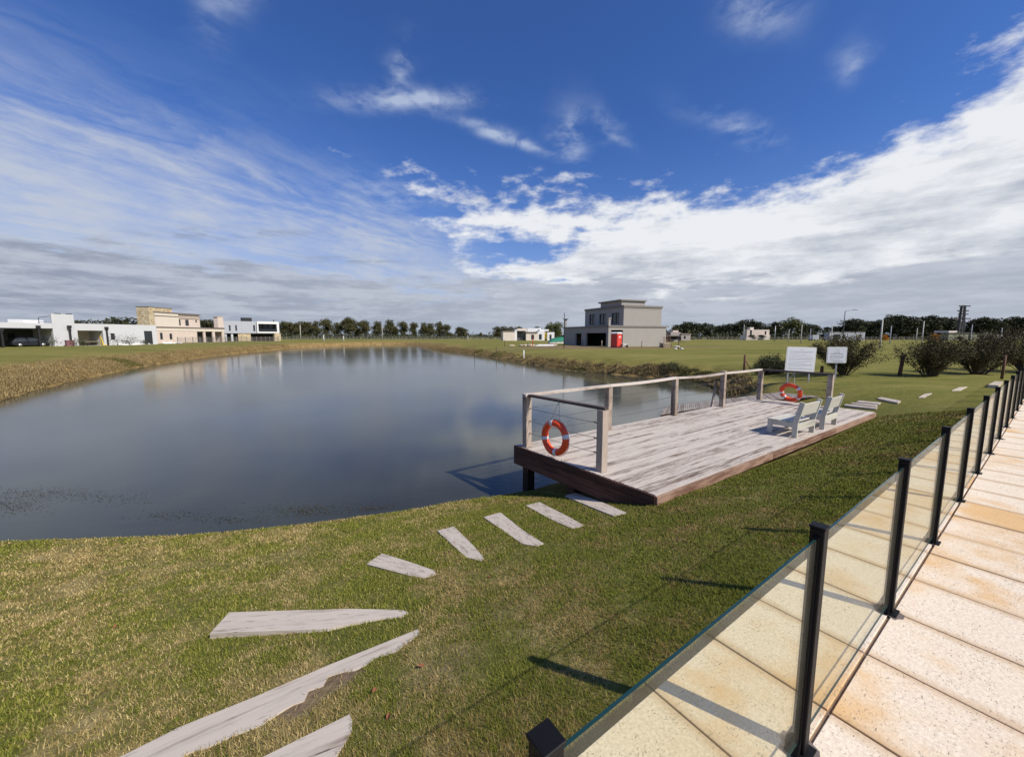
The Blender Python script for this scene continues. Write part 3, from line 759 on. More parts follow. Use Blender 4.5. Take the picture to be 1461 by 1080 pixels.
# ------------------------------------------------------------------ loungers
def make_chair():
    t_ = thing('wooden_lounge_chair', 'nearer of the two low white wooden chairs on the deck, its shadow on the boards', 'chair', group='low wooden chairs on the deck')
    W, D, H = 0.90, 0.56, 0.335            # x width, y depth (front +y)
    for x in (0.025, W-.025):
        MB().box(-.025, .025, -.045, .045, 0, H-.03).build('leg', M_CHAIR, t_, 0.003, loc=(x, D-.045, 0))
        m = MB(); prof = [(-.05, 0), (.05, 0), (.05, .31), (-.06, .78), (-.15, .76), (-.05, .31)]
        M_ = Matrix(((0, 0, 1, 0), (1, 0, 0, 0), (0, 1, 0, 0), (0, 0, 0, 1)))
        m.prism(prof, -.02, .02, M_).build('rear_leg', M_CHAIR, t_, 0.003, loc=(x, 0.03, 0))
        MB().box(-.018, .018, .075, D-.095, H-.125, H-.028).build('side_apron', M_CHAIR, t_, 0.002, loc=(x, 0, 0))
    MB().box(.055, W-.055, -.014, .014, H-.125, H-.028).build('front_apron', M_CHAIR, t_, 0.002, loc=(0, D-.03, 0))
    MB().box(.05, W-.05, -.014, .014, H-.17, H-.028).build('back_apron', M_CHAIR, t_, 0.002, loc=(0, -.005, 0))
    nb = 4; w_ = (D-.06)/nb
    for i in range(nb):
        MB().box(-.01 if i else .05, W+.01 if i else W-.05, 0.003, w_-.003, H-.026, H).build('seat_slat', M_CHAIR, t_, 0.003, loc=(0, .07+i*w_-.01*(i == 0), 0))
    for k in range(1):
        o = MB().box(.046, W-.046, -.012, .012, 0, .27).build('back_board', M_CHAIR, t_, 0.003, loc=(0, -.025, .47)); o.rotation_euler = (R(13), 0, 0)
    return t_
ch = make_chair()
def cz(a): return a
bl1 = (6.02, 8.0); ch.location = (bl1[0], bl1[1], DZ+.001); ch.rotation_euler = (0, 0, math.atan2(8.47-8.0, 6.76-6.02))
ch2 = copy_tree(ch); ch2.location = (7.20, 8.74, DZ+.001); ch2.rotation_euler = (0, 0, math.atan2(9.30-8.74, 7.98-7.20))
ch2['label'] = 'farther of the two low white wooden chairs, beside the deck\'s right end'

# ------------------------------------------------------------------ life rings
def life_ring(label, ctr, rz, tilt, rope_top, rad=0.255, tr=0.062, loop=True, bands=(0.25, 1.85, 3.35, 4.85)):
    t_ = thing('life_ring', label, 'life ring', ctr, rz, group='orange life rings on the deck rails')
    Mt = Matrix.Rotation(tilt, 4, 'X')
    def arc(a0, a1, r, n, closed=False):
        m = MB(); pts = [Mt @ Vector((math.cos(a0+(a1-a0)*i/n)*rad, 0, math.sin(a0+(a1-a0)*i/n)*rad)) for i in range(n if closed else n+1)]
        return m.tube(pts, r, 16, closed)
    arc(0, 2*math.pi, tr, 48, True).build('ring', M_ORANGE, t_)
    for b in bands: arc(b-.13, b+.13, tr+.003, 6).build('band', M_BAND, t_)
    for k in range(4):
        a0 = bands[k]+.13; a1 = bands[(k+1) % 4]-.13+(2*math.pi if k == 3 else 0)
        pts = []
        for i in range(11):
            a = a0+(a1-a0)*i/10; bul = tr+.008+(.012 if loop else 0)*math.sin(math.pi*i/10)
            pts.append(Mt @ Vector((math.cos(a)*(rad+bul), 0, math.sin(a)*(rad+bul))))
        MB().tube(pts, .0055, 6).build('grab_rope', M_ROPE, t_)
    rt = Vector(rope_top)-Vector(ctr); rt.rotate(Matrix.Rotation(-rz, 4, 'Z').to_euler())
    tl = Mt @ Vector((-math.sin(.55)*rad, -.0, math.cos(.55)*(rad+tr))); trr = Mt @ Vector((math.sin(.45)*rad*1.1, -.02, math.cos(.45)*(rad+tr)))
    MB().tube([tl, tl.lerp(rt, .5), rt+Vector((-.01, 0, 0)), rt+Vector((0, .03, .05)), rt+Vector((.012, .0, 0)), rt.lerp(trr, .5), trr], .007, 6).build('hanging_rope', M_ROPE, t_)
    return t_
ra = math.atan2(5.992-7.372, 1.436-0.296)
nrm = Vector((math.sin(ra), -math.cos(ra), 0))
c1 = Vector((.857, 6.69, -.075))+nrm*.13
lr1 = life_ring('orange life ring hung outside the short rail at the deck\'s near pond corner', c1, ra, R(-2), Vector((.857, 6.69, .52))+nrm*.055)
pts = [Vector((math.cos(a)*.17, .0, -.255-.062-.03+math.sin(a)*.10)) for a in np.linspace(math.pi*.98, 2*math.pi*1.01, 10)]
MB().tube(pts, .006, 6).build('loose_rope', M_ROPE, lr1)
ra2 = math.atan2(11.42-12.976, 9.5-8.418); nrm2 = Vector((math.sin(ra2), -math.cos(ra2), 0))
c2_ = Vector((8.95, 12.2, -.09))+nrm2*.10
life_ring('orange life ring hung slantwise on the deck\'s far end rail', c2_, ra2, R(18), Vector((8.98, 12.17, .52))+nrm2*.06, bands=(0.6, 3.2, 3.9, 5.6), loop=False)

# ------------------------------------------------------------------ sleeper steps in the lawn
def clean_poly(px):
    return [hit(u, v) for u, v in px]
STEP_POLYS = []
def step(px, label, h0=0.035, h1=0.006, thick=0.09):
    P = clean_poly(px); xs = np.array([(p[0], p[1]) for p in P]); c = xs.mean(0)
    STEP_POLYS.append(xs)
    # long axis
    u_, s_, vt = np.linalg.svd(xs-c); axd = vt[0]
    if axd[0] < 0: axd = -axd
    tt = (xs-c)@axd; tt = (tt-tt.min())/(tt.max()-tt.min())
    az = math.atan2(axd[1], axd[0]); ca, sa = math.cos(-az), math.sin(-az)
    # plank plane fitted to the slope
    A_ = np.c_[xs, np.ones(len(xs))]; z = np.array([p[2] for p in P]); co, *_ = np.linalg.lstsq(A_, z, rcond=None)
    zz = A_@co+h0*(1-tt)+h1*tt
    c3 = Vector((c[0], c[1], float(zz.mean()))); m = len(P)
    loc = [Vector(((x-c[0])*ca-(y-c[1])*sa, (x-c[0])*sa+(y-c[1])*ca, float(z_)-c3.z)) for (x, y), z_ in zip(xs, zz)]
    bot = [q_-Vector((0, 0, thick)) for q_ in loc]
    area_ = sum(loc[i-1].x*loc[i].y-loc[i].x*loc[i-1].y for i in range(m))
    top = tuple(range(m)); 
    fs = [top, tuple(range(2*m-1, m-1, -1))]+[(i, m+i, m+(i+1) % m, (i+1) % m) for i in range(m)]
    if area_ < 0: fs = [tuple(reversed(f_)) for f_ in fs]
    o = MB().add(loc+bot, fs).build('wooden_step', M_STEP, None, loc=c3, rot=(0, 0, az))
    tag(o, label, 'wooden step', 'wooden sleeper steps curving through the lawn')
step([(805.7, 709), (820.8, 704), (860, 718.3), (894.6, 732.7), (875, 737), (840, 723)], 'sleeper step lying nearest the deck\'s near corner', .02, .012)
step([(750, 722.8), (769.6, 717.7), (807, 735.7), (834, 751), (816, 754.7), (789, 743)], 'sleeper step just left of the one nearest the deck corner', .02, .008)
step([(690, 739.6), (714, 733), (747, 757), (775.6, 776), (765, 780), (745.5, 777), (720, 759)], 'long tapered sleeper step, third from the deck\'s near corner', .02, .006)
step([(624, 759), (647.6, 753), (674.7, 778), (691, 797.5), (686.7, 801), (665.7, 796), (646, 779)], 'sleeper step fourth from the deck corner, pointing straight downhill', .02, .006)
step([(522.6, 806.5), (545, 792), (580, 801.5), (617.5, 814), (623, 820), (604, 825.5), (581, 821.6)], 'short wide sleeper step lying alone in the middle of the lawn', .02, .006)
step([(327.7, 881), (399.6, 877.6), (502, 872.5), (553.6, 871.8), (576, 871.8), (582.6, 875), (574, 881), (546.7, 884.5), (502, 893), (468, 901), (434, 904), (324, 910), (300, 912.5)], 'long grey sleeper step with its square left end raised out of the grass', .05, .008, .12)
step([(120, 1103), (177, 1079.6), (255.8, 1040), (365.3, 995.7), (468, 951), (596.4, 898.9), (599, 905), (563.8, 932.4), (536.5, 939), (522, 950), (505.7, 958), (490, 960), (468, 966.6), (461, 980), (440.6, 987), (433.8, 1001), (418, 1008), (399.6, 1018), (372, 1038.5), (331, 1052), (300, 1068), (273, 1076), (215, 1112)], 'longest sleeper step, slanting across the lawn with bare soil along it', .012, .004, .12)
step([(330, 1108), (386, 1079.6), (451, 1045), (499, 1021), (503, 1031.7), (502, 1045), (494, 1060), (485, 1072.7), (478, 1086), (440, 1104), (400, 1125)], 'nearest sleeper step, cut off by the bottom of the photo', .02, .008, .12)
step([(1203.7, 580.6), (1207, 578.8), (1252, 582.3), (1250, 584.6)], 'thin sleeper step against the deck\'s right end', .04, .03)
step([(1213, 577.8), (1217, 576.3), (1252, 579.2), (1250, 581)], 'middle one of three thin steps right of the deck', .04, .03)
step([(1221, 575.2), (1226, 573.6), (1257, 576.2), (1254, 578.2)], 'farthest of three thin steps right of the deck', .04, .03)
step([(1251, 570.4), (1257, 568), (1285, 574), (1281, 576.4)], 'sleeper step turned slantwise, fourth out from the deck\'s right end', .05, .03)
step([(1310, 568.8), (1320, 563), (1329.5, 562.5), (1318, 568)], 'small pale sleeper step in the open lawn between deck and fence', .03, .03)
step([(1358, 558.3), (1369, 553.6), (1380, 553), (1370, 558)], 'small pale sleeper step in the lawn below the dark bushes', .03, .03)
step([(1409, 553), (1419, 547.6), (1431, 548.1), (1424, 554)], 'pale sleeper step raised highest, right beside the glass fence', .10, .10, .12)

# ------------------------------------------------------------------ grass blades of the near lawn
def in_poly(x, y, P):
    ins = np.zeros(x.shape, bool); n = len(P)
    for i in range(n):
        ax, ay = P[i]; bx, by = P[(i+1) % n]
        ins ^= ((ay > y) != (by > y)) & (x < (bx-ax)*(y-ay)/((by-ay) if by != ay else 1e-12)+ax)
    return ins
def blades():
    N = 1330000
    # density ~ 1/r: uniform in r and angle
    r = nrs.uniform(1.05, 15.0, N); th = nrs.uniform(R(-70), R(58), N)
    keep = nrs.uniform(0, 1, N) < np.clip(1.25-r*0.045, 0.35, 1); r, th = r[keep], th[keep]
    x = r*np.sin(th); y = r*np.cos(th)
    sn_s = (x-P1[0])*DX[0]+(y-P1[1])*DX[1]; sn_n = (x-P1[0])*NX[0]+(y-P1[1])*NX[1]
    ok = (sn_n > 0.515)
    x, y, r = x[ok], y[ok], r[ok]
    lx = (x-DB[0])*du[0]+(y-DB[1])*du[1]; ly = (x-DB[0])*dv[0]+(y-DB[1])*dv[1]
    ok = ~((lx > -.01+skew*ly) & (lx < dlen+.02) & (ly > -.008) & (ly < DW+.05)); x, y, r = x[ok], y[ok], r[ok]
    for P in STEP_POLYS:
        ins = in_poly(x, y, P); c = P.mean(0); P2 = c+(P-c)*0.93
        edgekeep = nrs.uniform(0, 1, x.shape) < 0.35
        ins2 = in_poly(x, y, P2)
        ok = ~(ins & (ins2 | ~edgekeep)); x, y, r = x[ok], y[ok], r[ok]
    z, sd, s, n, near = ground(x, y, True)
    # thin turf over bare patches
    thin = vnoise(x*2.3, y*2.3, 21)*0.6+vnoise(x*7, y*7, 22)*0.4
    ok = (sd > 0.02+0.1*nrs.uniform(0, 1, x.shape)) & (nrs.uniform(0, 1, x.shape) > sstep(0.52, 0.8, thin)*0.65)
    for (u, v, rad) in [(450, 985, .13), (492, 965, .11), (425, 1010, .09)]:
        hx, hy, _ = hit(u, v); ok &= ~((np.hypot(x-hx, y-hy) < rad*(.6+.6*vnoise(x*14, y*14, 4))) & (nrs.uniform(0, 1, x.shape) < .93))
    x, y, z, r = x[ok], y[ok], z[ok], r[ok]; K = len(x)
    tall = (vnoise(x*1.5, y*1.5, 31)*0.6+vnoise(x*5, y*5, 32)*.4)
    ln = (0.014+0.017*tall)*nrs.uniform(0.6, 1.35, K)*(1+0.03*r); wd = 0.00125*nrs.uniform(.6, 1.35, K)*(0.55+0.55*r)
    az = nrs.uniform(0, 2*math.pi, K); lean = nrs.uniform(0.45, 1.5, K)
    ww = az+math.pi/2+nrs.uniform(-.6, .6, K)
    V = np.empty((K, 3, 3))
    cx, sx = np.cos(ww)*wd, np.sin(ww)*wd
    V[:, 0] = np.stack([x-cx, y-sx, z-0.003], -1); V[:, 1] = np.stack([x+cx, y+sx, z-0.003], -1)
    V[:, 2] = np.stack([x+np.cos(az)*np.sin(lean)*ln, y+np.sin(az)*np.sin(lean)*ln, z+np.cos(lean)*ln+0.004], -1)
    me = np_mesh('lawn_grass', V.reshape(-1, 3), 3, K, M_BLADE)
    tag(link('lawn_grass', me), 'short mown grass, part green and part straw', 'grass', kind='stuff')
blades()

def tufts(name, label, pts, hgt, wid, mat, per=14, lean_=0.9, cat='grass'):
    """coarse tufts of blades at the given points"""
    pts = np.array(pts); K = len(pts)*per; b = np.repeat(pts, per, 0)
    b[:, :2] += nrs.normal(0, 0.10, (K, 2))*(1 if np.isscalar(wid) else 1)
    az = nrs.uniform(0, 2*math.pi, K); lean = nrs.uniform(0.05, lean_, K); ln = hgt*nrs.uniform(.5, 1.3, K); ww = az+math.pi/2
    V = np.empty((K, 3, 3)); cx, sx = np.cos(ww)*wid, np.sin(ww)*wid
    V[:, 0] = b-np.stack([cx, sx, np.full(K, .03)], -1); V[:, 1] = b+np.stack([cx, sx, np.full(K, -.03)], -1)
    V[:, 2] = b+np.stack([np.cos(az)*np.sin(lean)*ln, np.sin(az)*np.sin(lean)*ln, np.cos(lean)*ln], -1)
    tag(link(name, np_mesh(name, V.reshape(-1, 3), 3, K, mat)), label, cat, kind='stuff')
# rough grass on the banks
bk = []
for (P_, dens, dmin, dmax) in ((PONDC, 1, 0.25, 3.0),):
    N = 140000; k = nrs.randint(0, len(PONDC), N); t_ = nrs.uniform(0, 1, N)
    A_ = PONDC[k]; B_ = PONDC[(k+1) % len(PONDC)]; p = A_+(B_-A_)*t_[:, None]; ang = nrs.uniform(0, 2*math.pi, N); dd = nrs.uniform(0, 3.2, N)
    p = p+np.stack([np.cos(ang)*dd, np.sin(ang)*dd], -1)
    z, sd, s, n, near = ground(p[:, 0], p[:, 1], True)
    ok = (sd > 0.15) & (near < 0.3) & (sd < np.where(p[:, 0] < -14, 3.2, 1.3)) & (p[:, 1] < 95) & (p[:, 1] > 5)
    lx = (p[:, 0]-DB[0])*du[0]+(p[:, 1]-DB[1])*du[1]; ly = (p[:, 0]-DB[0])*dv[0]+(p[:, 1]-DB[1])*dv[1]
    ok &= ~((lx > -1) & (lx < dlen+4.6) & (ly > -1) & (ly < DW+4.4))
    p, z = p[ok], z[ok]
    lin = nrs.uniform(0, 1, len(p)) < 0.45+0.5*(vnoise(p[:, 0]*.5, p[:, 1]*.5, 8))
    p, z = p[lin], z[lin]
bankpts = np.c_[p, z][:22000]
M_BANKG = leaf_mat('dry_bank_grass', [(0.09, 0.065, 0.026), (0.25, 0.185, 0.080), (0.42, 0.33, 0.17)])
M_BANKG2 = leaf_mat('green_bank_grass', [(0.055, 0.058, 0.018), (0.13, 0.12, 0.035), (0.22, 0.19, 0.07)])
hf = vnoise(bankpts[:, 0]*.22, bankpts[:, 1]*.22, 77) < np.where(bankpts[:, 0] < -10, .80, .6)
tufts('bank_grass', 'dry straw coloured rough grass on the pond banks', bankpts[hf], 0.12, 0.018, M_BANKG, 12)
tufts('bank_grass', 'greener rough grass on the pond banks', bankpts[~hf], 0.11, 0.018, M_BANKG2, 12)

# weeds floating close to the near shore
wpts = []
for (u0, v0, du_, dv_, nn) in [(60, 705, 120, 10, 420), (10, 722, 60, 12, 260), (170, 712, 60, 8, 80), (250, 735, 60, 8, 120), (440, 728, 70, 10, 420), (540, 726, 40, 8, 200), (330, 742, 60, 6, 120)]:
    for _ in range(nn*2):
        x, y = hitz(u0+rng.gauss(0, du_*.5), v0+rng.gauss(0, dv_*.5), WZ); wpts.append((x, y))
wpts = np.array(wpts); wsd = poly_sd(wpts[:, 0], wpts[:, 1]); wpts = wpts[wsd < -.25]; K = len(wpts)
V = np.empty((K, 4, 3)); a = nrs.uniform(0, 6.28, K); l_ = nrs.uniform(.005, .020, K); w_ = l_*nrs.uniform(.15, .5, K)
for q_, (e, g) in enumerate(((-1, 0), (0, -1), (1, 0), (0, 1))):
    V[:, q_, 0] = wpts[:, 0]+np.cos(a)*l_*e-np.sin(a)*w_*g; V[:, q_, 1] = wpts[:, 1]+np.sin(a)*l_*e+np.cos(a)*w_*g; V[:, q_, 2] = WZ+.004+nrs.uniform(0, .008, K)
tag(link('water_weed', np_mesh('water_weed', V.reshape(-1, 3), 4, K, M_WEED)), 'dark floating weed specks near the near shore of the pond', 'water weed', kind='stuff')

# fallen leaves
lm = MB().add([(-.03, 0, .004), (-.012, -.014, .012), (.012, -.012, .006), (.034, 0, .014), (.010, .015, .016), (-.014, .012, .004), (0, 0, .0)],
              [(6, 0, 1), (6, 1, 2), (6, 2, 3), (6, 3, 4), (6, 4, 5), (6, 5, 0)]).mesh('fallen_leaf', M_DRYL)
for i, (u, v, lb) in enumerate([(238, 826, 'reddish fallen leaf on the lawn between pond edge and long raised step'), (78, 865, 'dark brown fallen leaf far left on the lawn'), (165, 897, 'orange fallen leaf left of the raised sleeper step'),
        (697, 826, 'rusty fallen leaf on the lawn below the tapered steps'), (555, 1028, 'dark curled leaf beside the nearest sleeper step'), (600, 955, 'red fallen leaf right of the longest step\'s tip'),
        (1131, 779, 'pale pinkish fallen leaf on the lawn close to the glass fence'), (318, 808, 'small brown leaf on the lawn above the raised step'), (534, 990, 'small pale leaf on the soil between the two lowest steps'), (145, 794, 'tan fallen leaf near the pond\'s near edge')]):
    x, y, z = hit(u, v); o = link('fallen_leaf', lm, None, (x, y, z+.016), (rng.uniform(-.4, .4), rng.uniform(-.4, .4), rng.uniform(0, 6)))
    o.scale = [rng.uniform(.45, .8)]*3; tag(o, lb, 'leaf', 'leaves fallen on the lawn')

# ------------------------------------------------------------------ signs
def sign(name, label, u, vt_, vb_, W_, H_, Y, legs, dark, rz=0.0, tilt=0.0):
    p = atdist(u, vb_, Y); gx = gz(p.x, p.y); zc_ = p.z
    t_ = thing(name, label, 'sign', (p.x, p.y, gx-.05), rz, group='white notice boards by the deck'); z0 = zc_-gx+.05
    m = MB(); rc = .05; poly = []
    for cx, cz_, a0 in ((W_/2-rc, rc, -90), (W_/2-rc, H_-rc, 0), (-W_/2+rc, H_-rc, 90), (-W_/2+rc, rc, 180)):
        for k in range(5): a = R(a0+k*22.5); poly.append((cx+rc*math.cos(a), cz_+rc*math.sin(a)))
    Mr = Matrix.Translation((0, 0, z0)) @ Matrix.Rotation(tilt, 4, 'Y') @ Matrix.Rotation(R(90), 4, 'X')
    MB().prism(poly, 0.0, .02, Mr).build('board_frame', M_SIGNED, t_)
    sc = .93; poly2 = [(x*sc, (y-H_/2)*sc+H_/2) for x, y in poly]
    pn = MB().prism(poly2, .0205, .0235, Mr).build('panel', M_SIGN, t_)
    # rows of small print: word-like dashes
    def row(yy, x0, x1, hgt, mat, mm):
        x = x0
        while x < x1-.02:
            wl = rng.uniform(.02, .085); e = min(x+wl, x1); 
            mm.box(x, e, yy-hgt/2, yy+hgt/2, .0238, .0242, Mr); x = e+.012
    mm = MB(); md = MB()
    if legs == 2:
        row(H_-.11, -.07, .10, .022, M_INK, mm)
        ys = [H_-.20-.062*k for k in range(13)]
        for k, yy in enumerate(ys):
            if k in (0, 5, 9, 12): row(yy, -W_*.41, W_*.41, .016, M_INKD, md)
            else: row(yy, -W_*.41, W_*(.41-(.25 if k % 3 == 2 else .04*(k % 2))), .013, M_INK, mm)
    else:
        row(H_-.14, -.09, .09, .02, M_INK, mm); row(H_-.24, -.12, .12, .022, M_INKD, md); row(H_-.30, -.24, .24, .026, M_INKD, md)
        row(H_-.40, -.25, .25, .022, M_INKD, md); row(H_-.46, -.25, .25, .022, M_INKD, md); row(H_-.55, -.25, .12, .02, M_INK, mm); row(H_-.60, -.18, .25, .02, M_INK, mm); row(H_-.65, -.1, .25, .018, M_INK, mm)
        fr_ = [(x*.985, (y-H_/2)*.985+H_/2) for x, y in poly2]
        for i_ in range(len(fr_)):
            a_, b_ = fr_[i_-1], fr_[i_]
            if math.hypot(a_[0]-b_[0], a_[1]-b_[1]) > .1:
                mm.box(min(a_[0], b_[0])-.003, max(a_[0], b_[0])+.003, min(a_[1], b_[1])-.003, max(a_[1], b_[1])+.003, .0238, .0242, Mr)
    mm.build('small_print', M_INK, pn); md.build('bold_print', M_INKD, pn)
    for x in ((-W_*.36, W_*.36) if legs == 2 else (0.04,)):
        MB().box(-.03, .03, -.025, .015, 0, z0+H_*.8).build('leg', M_GALV, t_, .003, loc=(x, 0.045, 0))
Ys = 16.6
sign('notice_board', 'large square white notice board on two legs behind the deck', 1140, 495, 530.5, 1.17, 1.07, Ys, 2, False, R(-8), R(1.5))
sign('notice_board', 'smaller white notice board on one grey pole before the dark bush', 1192.5, 494, 518, .74, .70, 16.7, 1, True, R(-14))

# ------------------------------------------------------------------ old timber posts
def wpost(label, u, v, h, r=.06, lean=(0, 0), brace=False):
    x, y, z = hit(u, v); t_ = thing('timber_post', label, 'post', (x, y, z-.1), group='old brown timber posts in the grass')
    m = MB().tube([(0, 0, 0), (lean[0]*.5, 0, h*.5), (lean[0], 0, h)], [r*1.05, r, r*.9], 9).build('shaft', M_FPOST, t_)
    if brace: MB().tube([(.04, 0, h*.72), (.55, .1, .12)], .03, 7).build('brace', M_FPOST, t_)
wpost('brown timber post with slanting brace behind the grey green bush', 1061.5, 532, 1.15, .07, (.0, 0), True)
wpost('leaning brown timber post in the grass left of the vase shaped bush', 1283, 536, 1.12, .07, (.10, 0))
wpost('short brown timber post behind the small notice board', 1172, 534, .5, .07)
wpost('thin dark timber post right of the bushes, by the glass fence', 1429, 541, 1.10, .045, (.03, 0))

# ------------------------------------------------------------------ shrubs
def leafcards(pos, size, nseed, flat=0.0):
    r2 = np.random.RandomState(nseed); K = len(pos)
    n = r2.normal(0, 1, (K, 3)); n /= np.linalg.norm(n, axis=1)[:, None]
    a = np.cross(n, r2.normal(0, 1, (K, 3))); a /= np.linalg.norm(a, axis=1)[:, None]; b = np.cross(n, a)
    s_ = size*r2.uniform(.55, 1.35, K)[:, None]
    V = np.stack([pos-a*s_, pos-b*s_*.5, pos+a*s_, pos+b*s_*.5], 1); return V.reshape(-1, 3), K
def shrub(label, u, v, wid, hgt, mat, seed, nst=46, base=.16, lsz=.045, lv=150, vase=True):
    x, y, z = hit(u, v); r2 = np.random.RandomState(seed)
    t_ = thing('shrub', label, 'bush', (x, y, z-.03), group='shrubs beyond the deck')
    m = MB(); pos = []
    for i in range(nst):
        az = r2.uniform(0, 6.283); k = math.sqrt(r2.uniform(0.0, 1)); rad = wid/2*k
        top = hgt*(1.0-.42*k**2.2)*r2.uniform(.78, 1.03) if vase else hgt*math.sqrt(max(.03, 1-k*k))*r2.uniform(.8, 1.05)
        p0 = np.array([math.cos(az)*base*k, math.sin(az)*base*k, 0]); p3 = np.array([math.cos(az)*rad, math.sin(az)*rad, top])
        bend = r2.normal(0, .07, 3); p1 = p0+(p3-p0)*np.array([.28, .28, .42])+bend*.5; p2 = p0+(p3-p0)*np.array([.66, .66, .76])+bend
        cur = [p0, p1, p2, p3]; m.tube(cur, [.018, .013, .008, .004], 4, cap=False)
        ts = r2.uniform(.16 if vase else .0, 1.04, lv)**.8
        for t__ in ts:
            t__ = min(t__, 1.03)*3; j = min(int(t__), 2); f_ = t__-j
            c = cur[j]*(1-f_)+cur[j+1]*f_; pos.append(c+r2.normal(0, .055+.05*t__/3, 3))
    pos = np.array(pos); pos = pos[pos[:, 2] > 0.02]
    V, K = leafcards(pos, lsz, seed+5)
    link('foliage', np_mesh('foliage', V, 4, K, mat), t_); m.build('stems', M_BARK, t_)
shrub('rounded grey green bush behind the timber post, left of the large notice board', 1099, 534, 1.75, 1.05, M_BUSHG, 3, 60, .5, .035, 150, False)
shrub('wide dark bush behind the small notice board', 1204, 535, 3.0, 1.95, M_BUSH, 4, 66, .14, .034, 230)
shrub('vase shaped dark bush right of the leaning timber post', 1326, 536.5, 2.5, 1.85, M_BUSH, 5, 60, .2, .034, 220)
shrub('broad dark bush beside the vase shaped one, nearer the glass fence', 1394, 534, 2.9, 2.0, M_BUSH, 6, 72, .22, .034, 230)
shrub('dark bush at the right edge, behind the thin timber post', 1468, 531.5, 3.9, 2.5, M_BUSH, 7, 80, .3, .036, 230)
# small tussocks at the pond edge by the ramp
shrub('low green tussock on the bank above the inlet', 957, 527, 1.6, .45, M_BUSHG, 8, 50, .6, .04, 60, False)

# ------------------------------------------------------------------ trees
def tree_proto(seed, H, W, mat, n, lsz, kind):
    r2 = np.random.RandomState(seed); cl_ = []; m = MB()
    trunk_h = H*(.30 if kind != 'pine' else .42)
    m.tube([(0, 0, -.3), (r2.normal(0, .1), 0, trunk_h*.6), (r2.normal(0, .2), r2.normal(0, .2), trunk_h), (0, 0, H*.7)], [.26*H/10, .2*H/10, .16*H/10, .05], 7, cap=False)
    nl = {'gum': 12, 'pine': 11, 'round': 12}[kind]
    for i in range(nl):
        az = i*2.4+r2.uniform(-.4, .4); k = r2.uniform(.25, 1) if i else 0; rad = W/2*.66*k
        if kind == 'pine': zz = H*r2.uniform(.42, .88)*(1-.12*k)
        elif kind == 'gum': zz = H*r2.uniform(.30, .86)*(1-.1*k)
        else: zz = H*(.30+.50*r2.uniform(0, 1))
        c = np.array([math.cos(az)*rad, math.sin(az)*rad, zz]); cl_.append((c, W*r2.uniform(.17, .27), H*r2.uniform(.12, .19)))
        m.tube([(0, 0, trunk_h*r2.uniform(.6, 1)), (c[0]*.45, c[1]*.45, zz*.72), tuple(c)], [.10*H/10, .07*H/10, .02], 5, cap=False)
    cl_.append((np.array([0, 0, H*.86]), W*.24, H*.13))
    pos = []
    for _ in range(n):
        c, rx, rz_ = cl_[r2.randint(len(cl_))]; v = r2.normal(0, 1, 3); v /= np.linalg.norm(v); v *= r2.uniform(.35, 1.08)
        pos.append(c+v*np.array([rx, rx, rz_]))
    V, K = leafcards(np.array(pos), lsz, seed+1); tm = m.mesh('trunk', M_BARK)
    return tm, np_mesh('crown', V, 4, K, mat), H
PR = {'gum': [tree_proto(20+i, 10, [8.0, 9.0, 7.0, 8.5][i], M_LEAF, 2600, .33, 'gum') for i in range(4)],
      'dark': [tree_proto(40+i, 10, [9, 10.5, 8][i], M_LEAFD, 2800, .34, ['pine', 'pine', 'gum'][i]) for i in range(3)],
      'green': [tree_proto(60+i, 10, [9, 8][i], M_LEAFG, 1700, .34, 'round') for i in range(2)],
      'orange': [tree_proto(80, 10, 9, M_LEAFO, 1100, .5, 'round')],
      'round': [tree_proto(90+i, 10, 11, M_LEAFD, 1600, .42, 'round') for i in range(2)]}
PR['low'] = PR['round']
def tree(u, vt, Y, kind, label, group, wsc=1.0, vb=None):
    p = atdist(u, vt, Y); z0 = gz(p.x, p.y); h = p.z-z0
    k = PR[kind][rng.randrange(len(PR[kind]))]
    t_ = thing({'orange': 'autumn_tree', 'gum': 'eucalyptus_tree'}.get(kind, 'tree'), label, 'tree', (p.x, p.y, z0-.1), rng.uniform(0, 6.28), group)
    a = link('trunk', k[0], t_); b = link('crown', k[1], t_)
    s_ = h/10.0*1.05; wsc *= rng.uniform(.88, 1.28); t_.scale = (s_*wsc, s_*wsc, s_)
def fx(cx, a, b): return a+cx/b
lst = [(22, 131), (62, 136), (105, 140), (145, 130), (188, 134), (235, 128), (300, 115), (372, 138), (440, 105), (492, 130), (548, 125), (632, 130), (712, 121), (748, 165), (800, 131), (866, 138), (935, 138), (975, 142), (1035, 132), (1082, 150)]
for i, (cx, cy) in enumerate(lst):
    sz = 'tallest' if cy == 105 else ('tall' if cy < 128 else ('small' if cy > 148 else 'medium'))
    tree(400+cx/4.566, 430+cy/4.566, 235+rng.uniform(-12, 12), 'gum', f'{sz} eucalyptus, {ORD[i+1]} from the grey house in the row beyond the pond', 'eucalyptus row beyond the pond', .95)
for u, v, lb in [(655, 466.5, 'lone small tree left of the pair right of the eucalyptus row'), (662.5, 468.5, 'right one of the two small trees standing apart after the eucalyptus row')]: tree(u, v, 240, 'gum', lb, 'eucalyptus row beyond the pond', 1.0)
for u, v, lb in [(686, 474.2, 'tiny far tree on the horizon left of the white villa'), (709, 465.5, 'leftmost tree behind the white villa'), (719, 465.5, 'second tree behind the white villa'), (729, 465.8, 'third tree behind the white villa'), (741, 465.8, 'small tree behind the villa\'s middle'), (766, 466, 'low tree behind the villa\'s arches')]:
    tree(u, v, 250 if u < 700 else 190, 'gum', lb, 'trees round the white villa')
tree(786, 460, 150, 'green', 'left half of the green tree pair just left of the taupe house', 'trees round the white villa', .9)
tree(796, 459, 150, 'green', 'right one of the green tree pair touching the taupe house', 'trees round the white villa', .9)
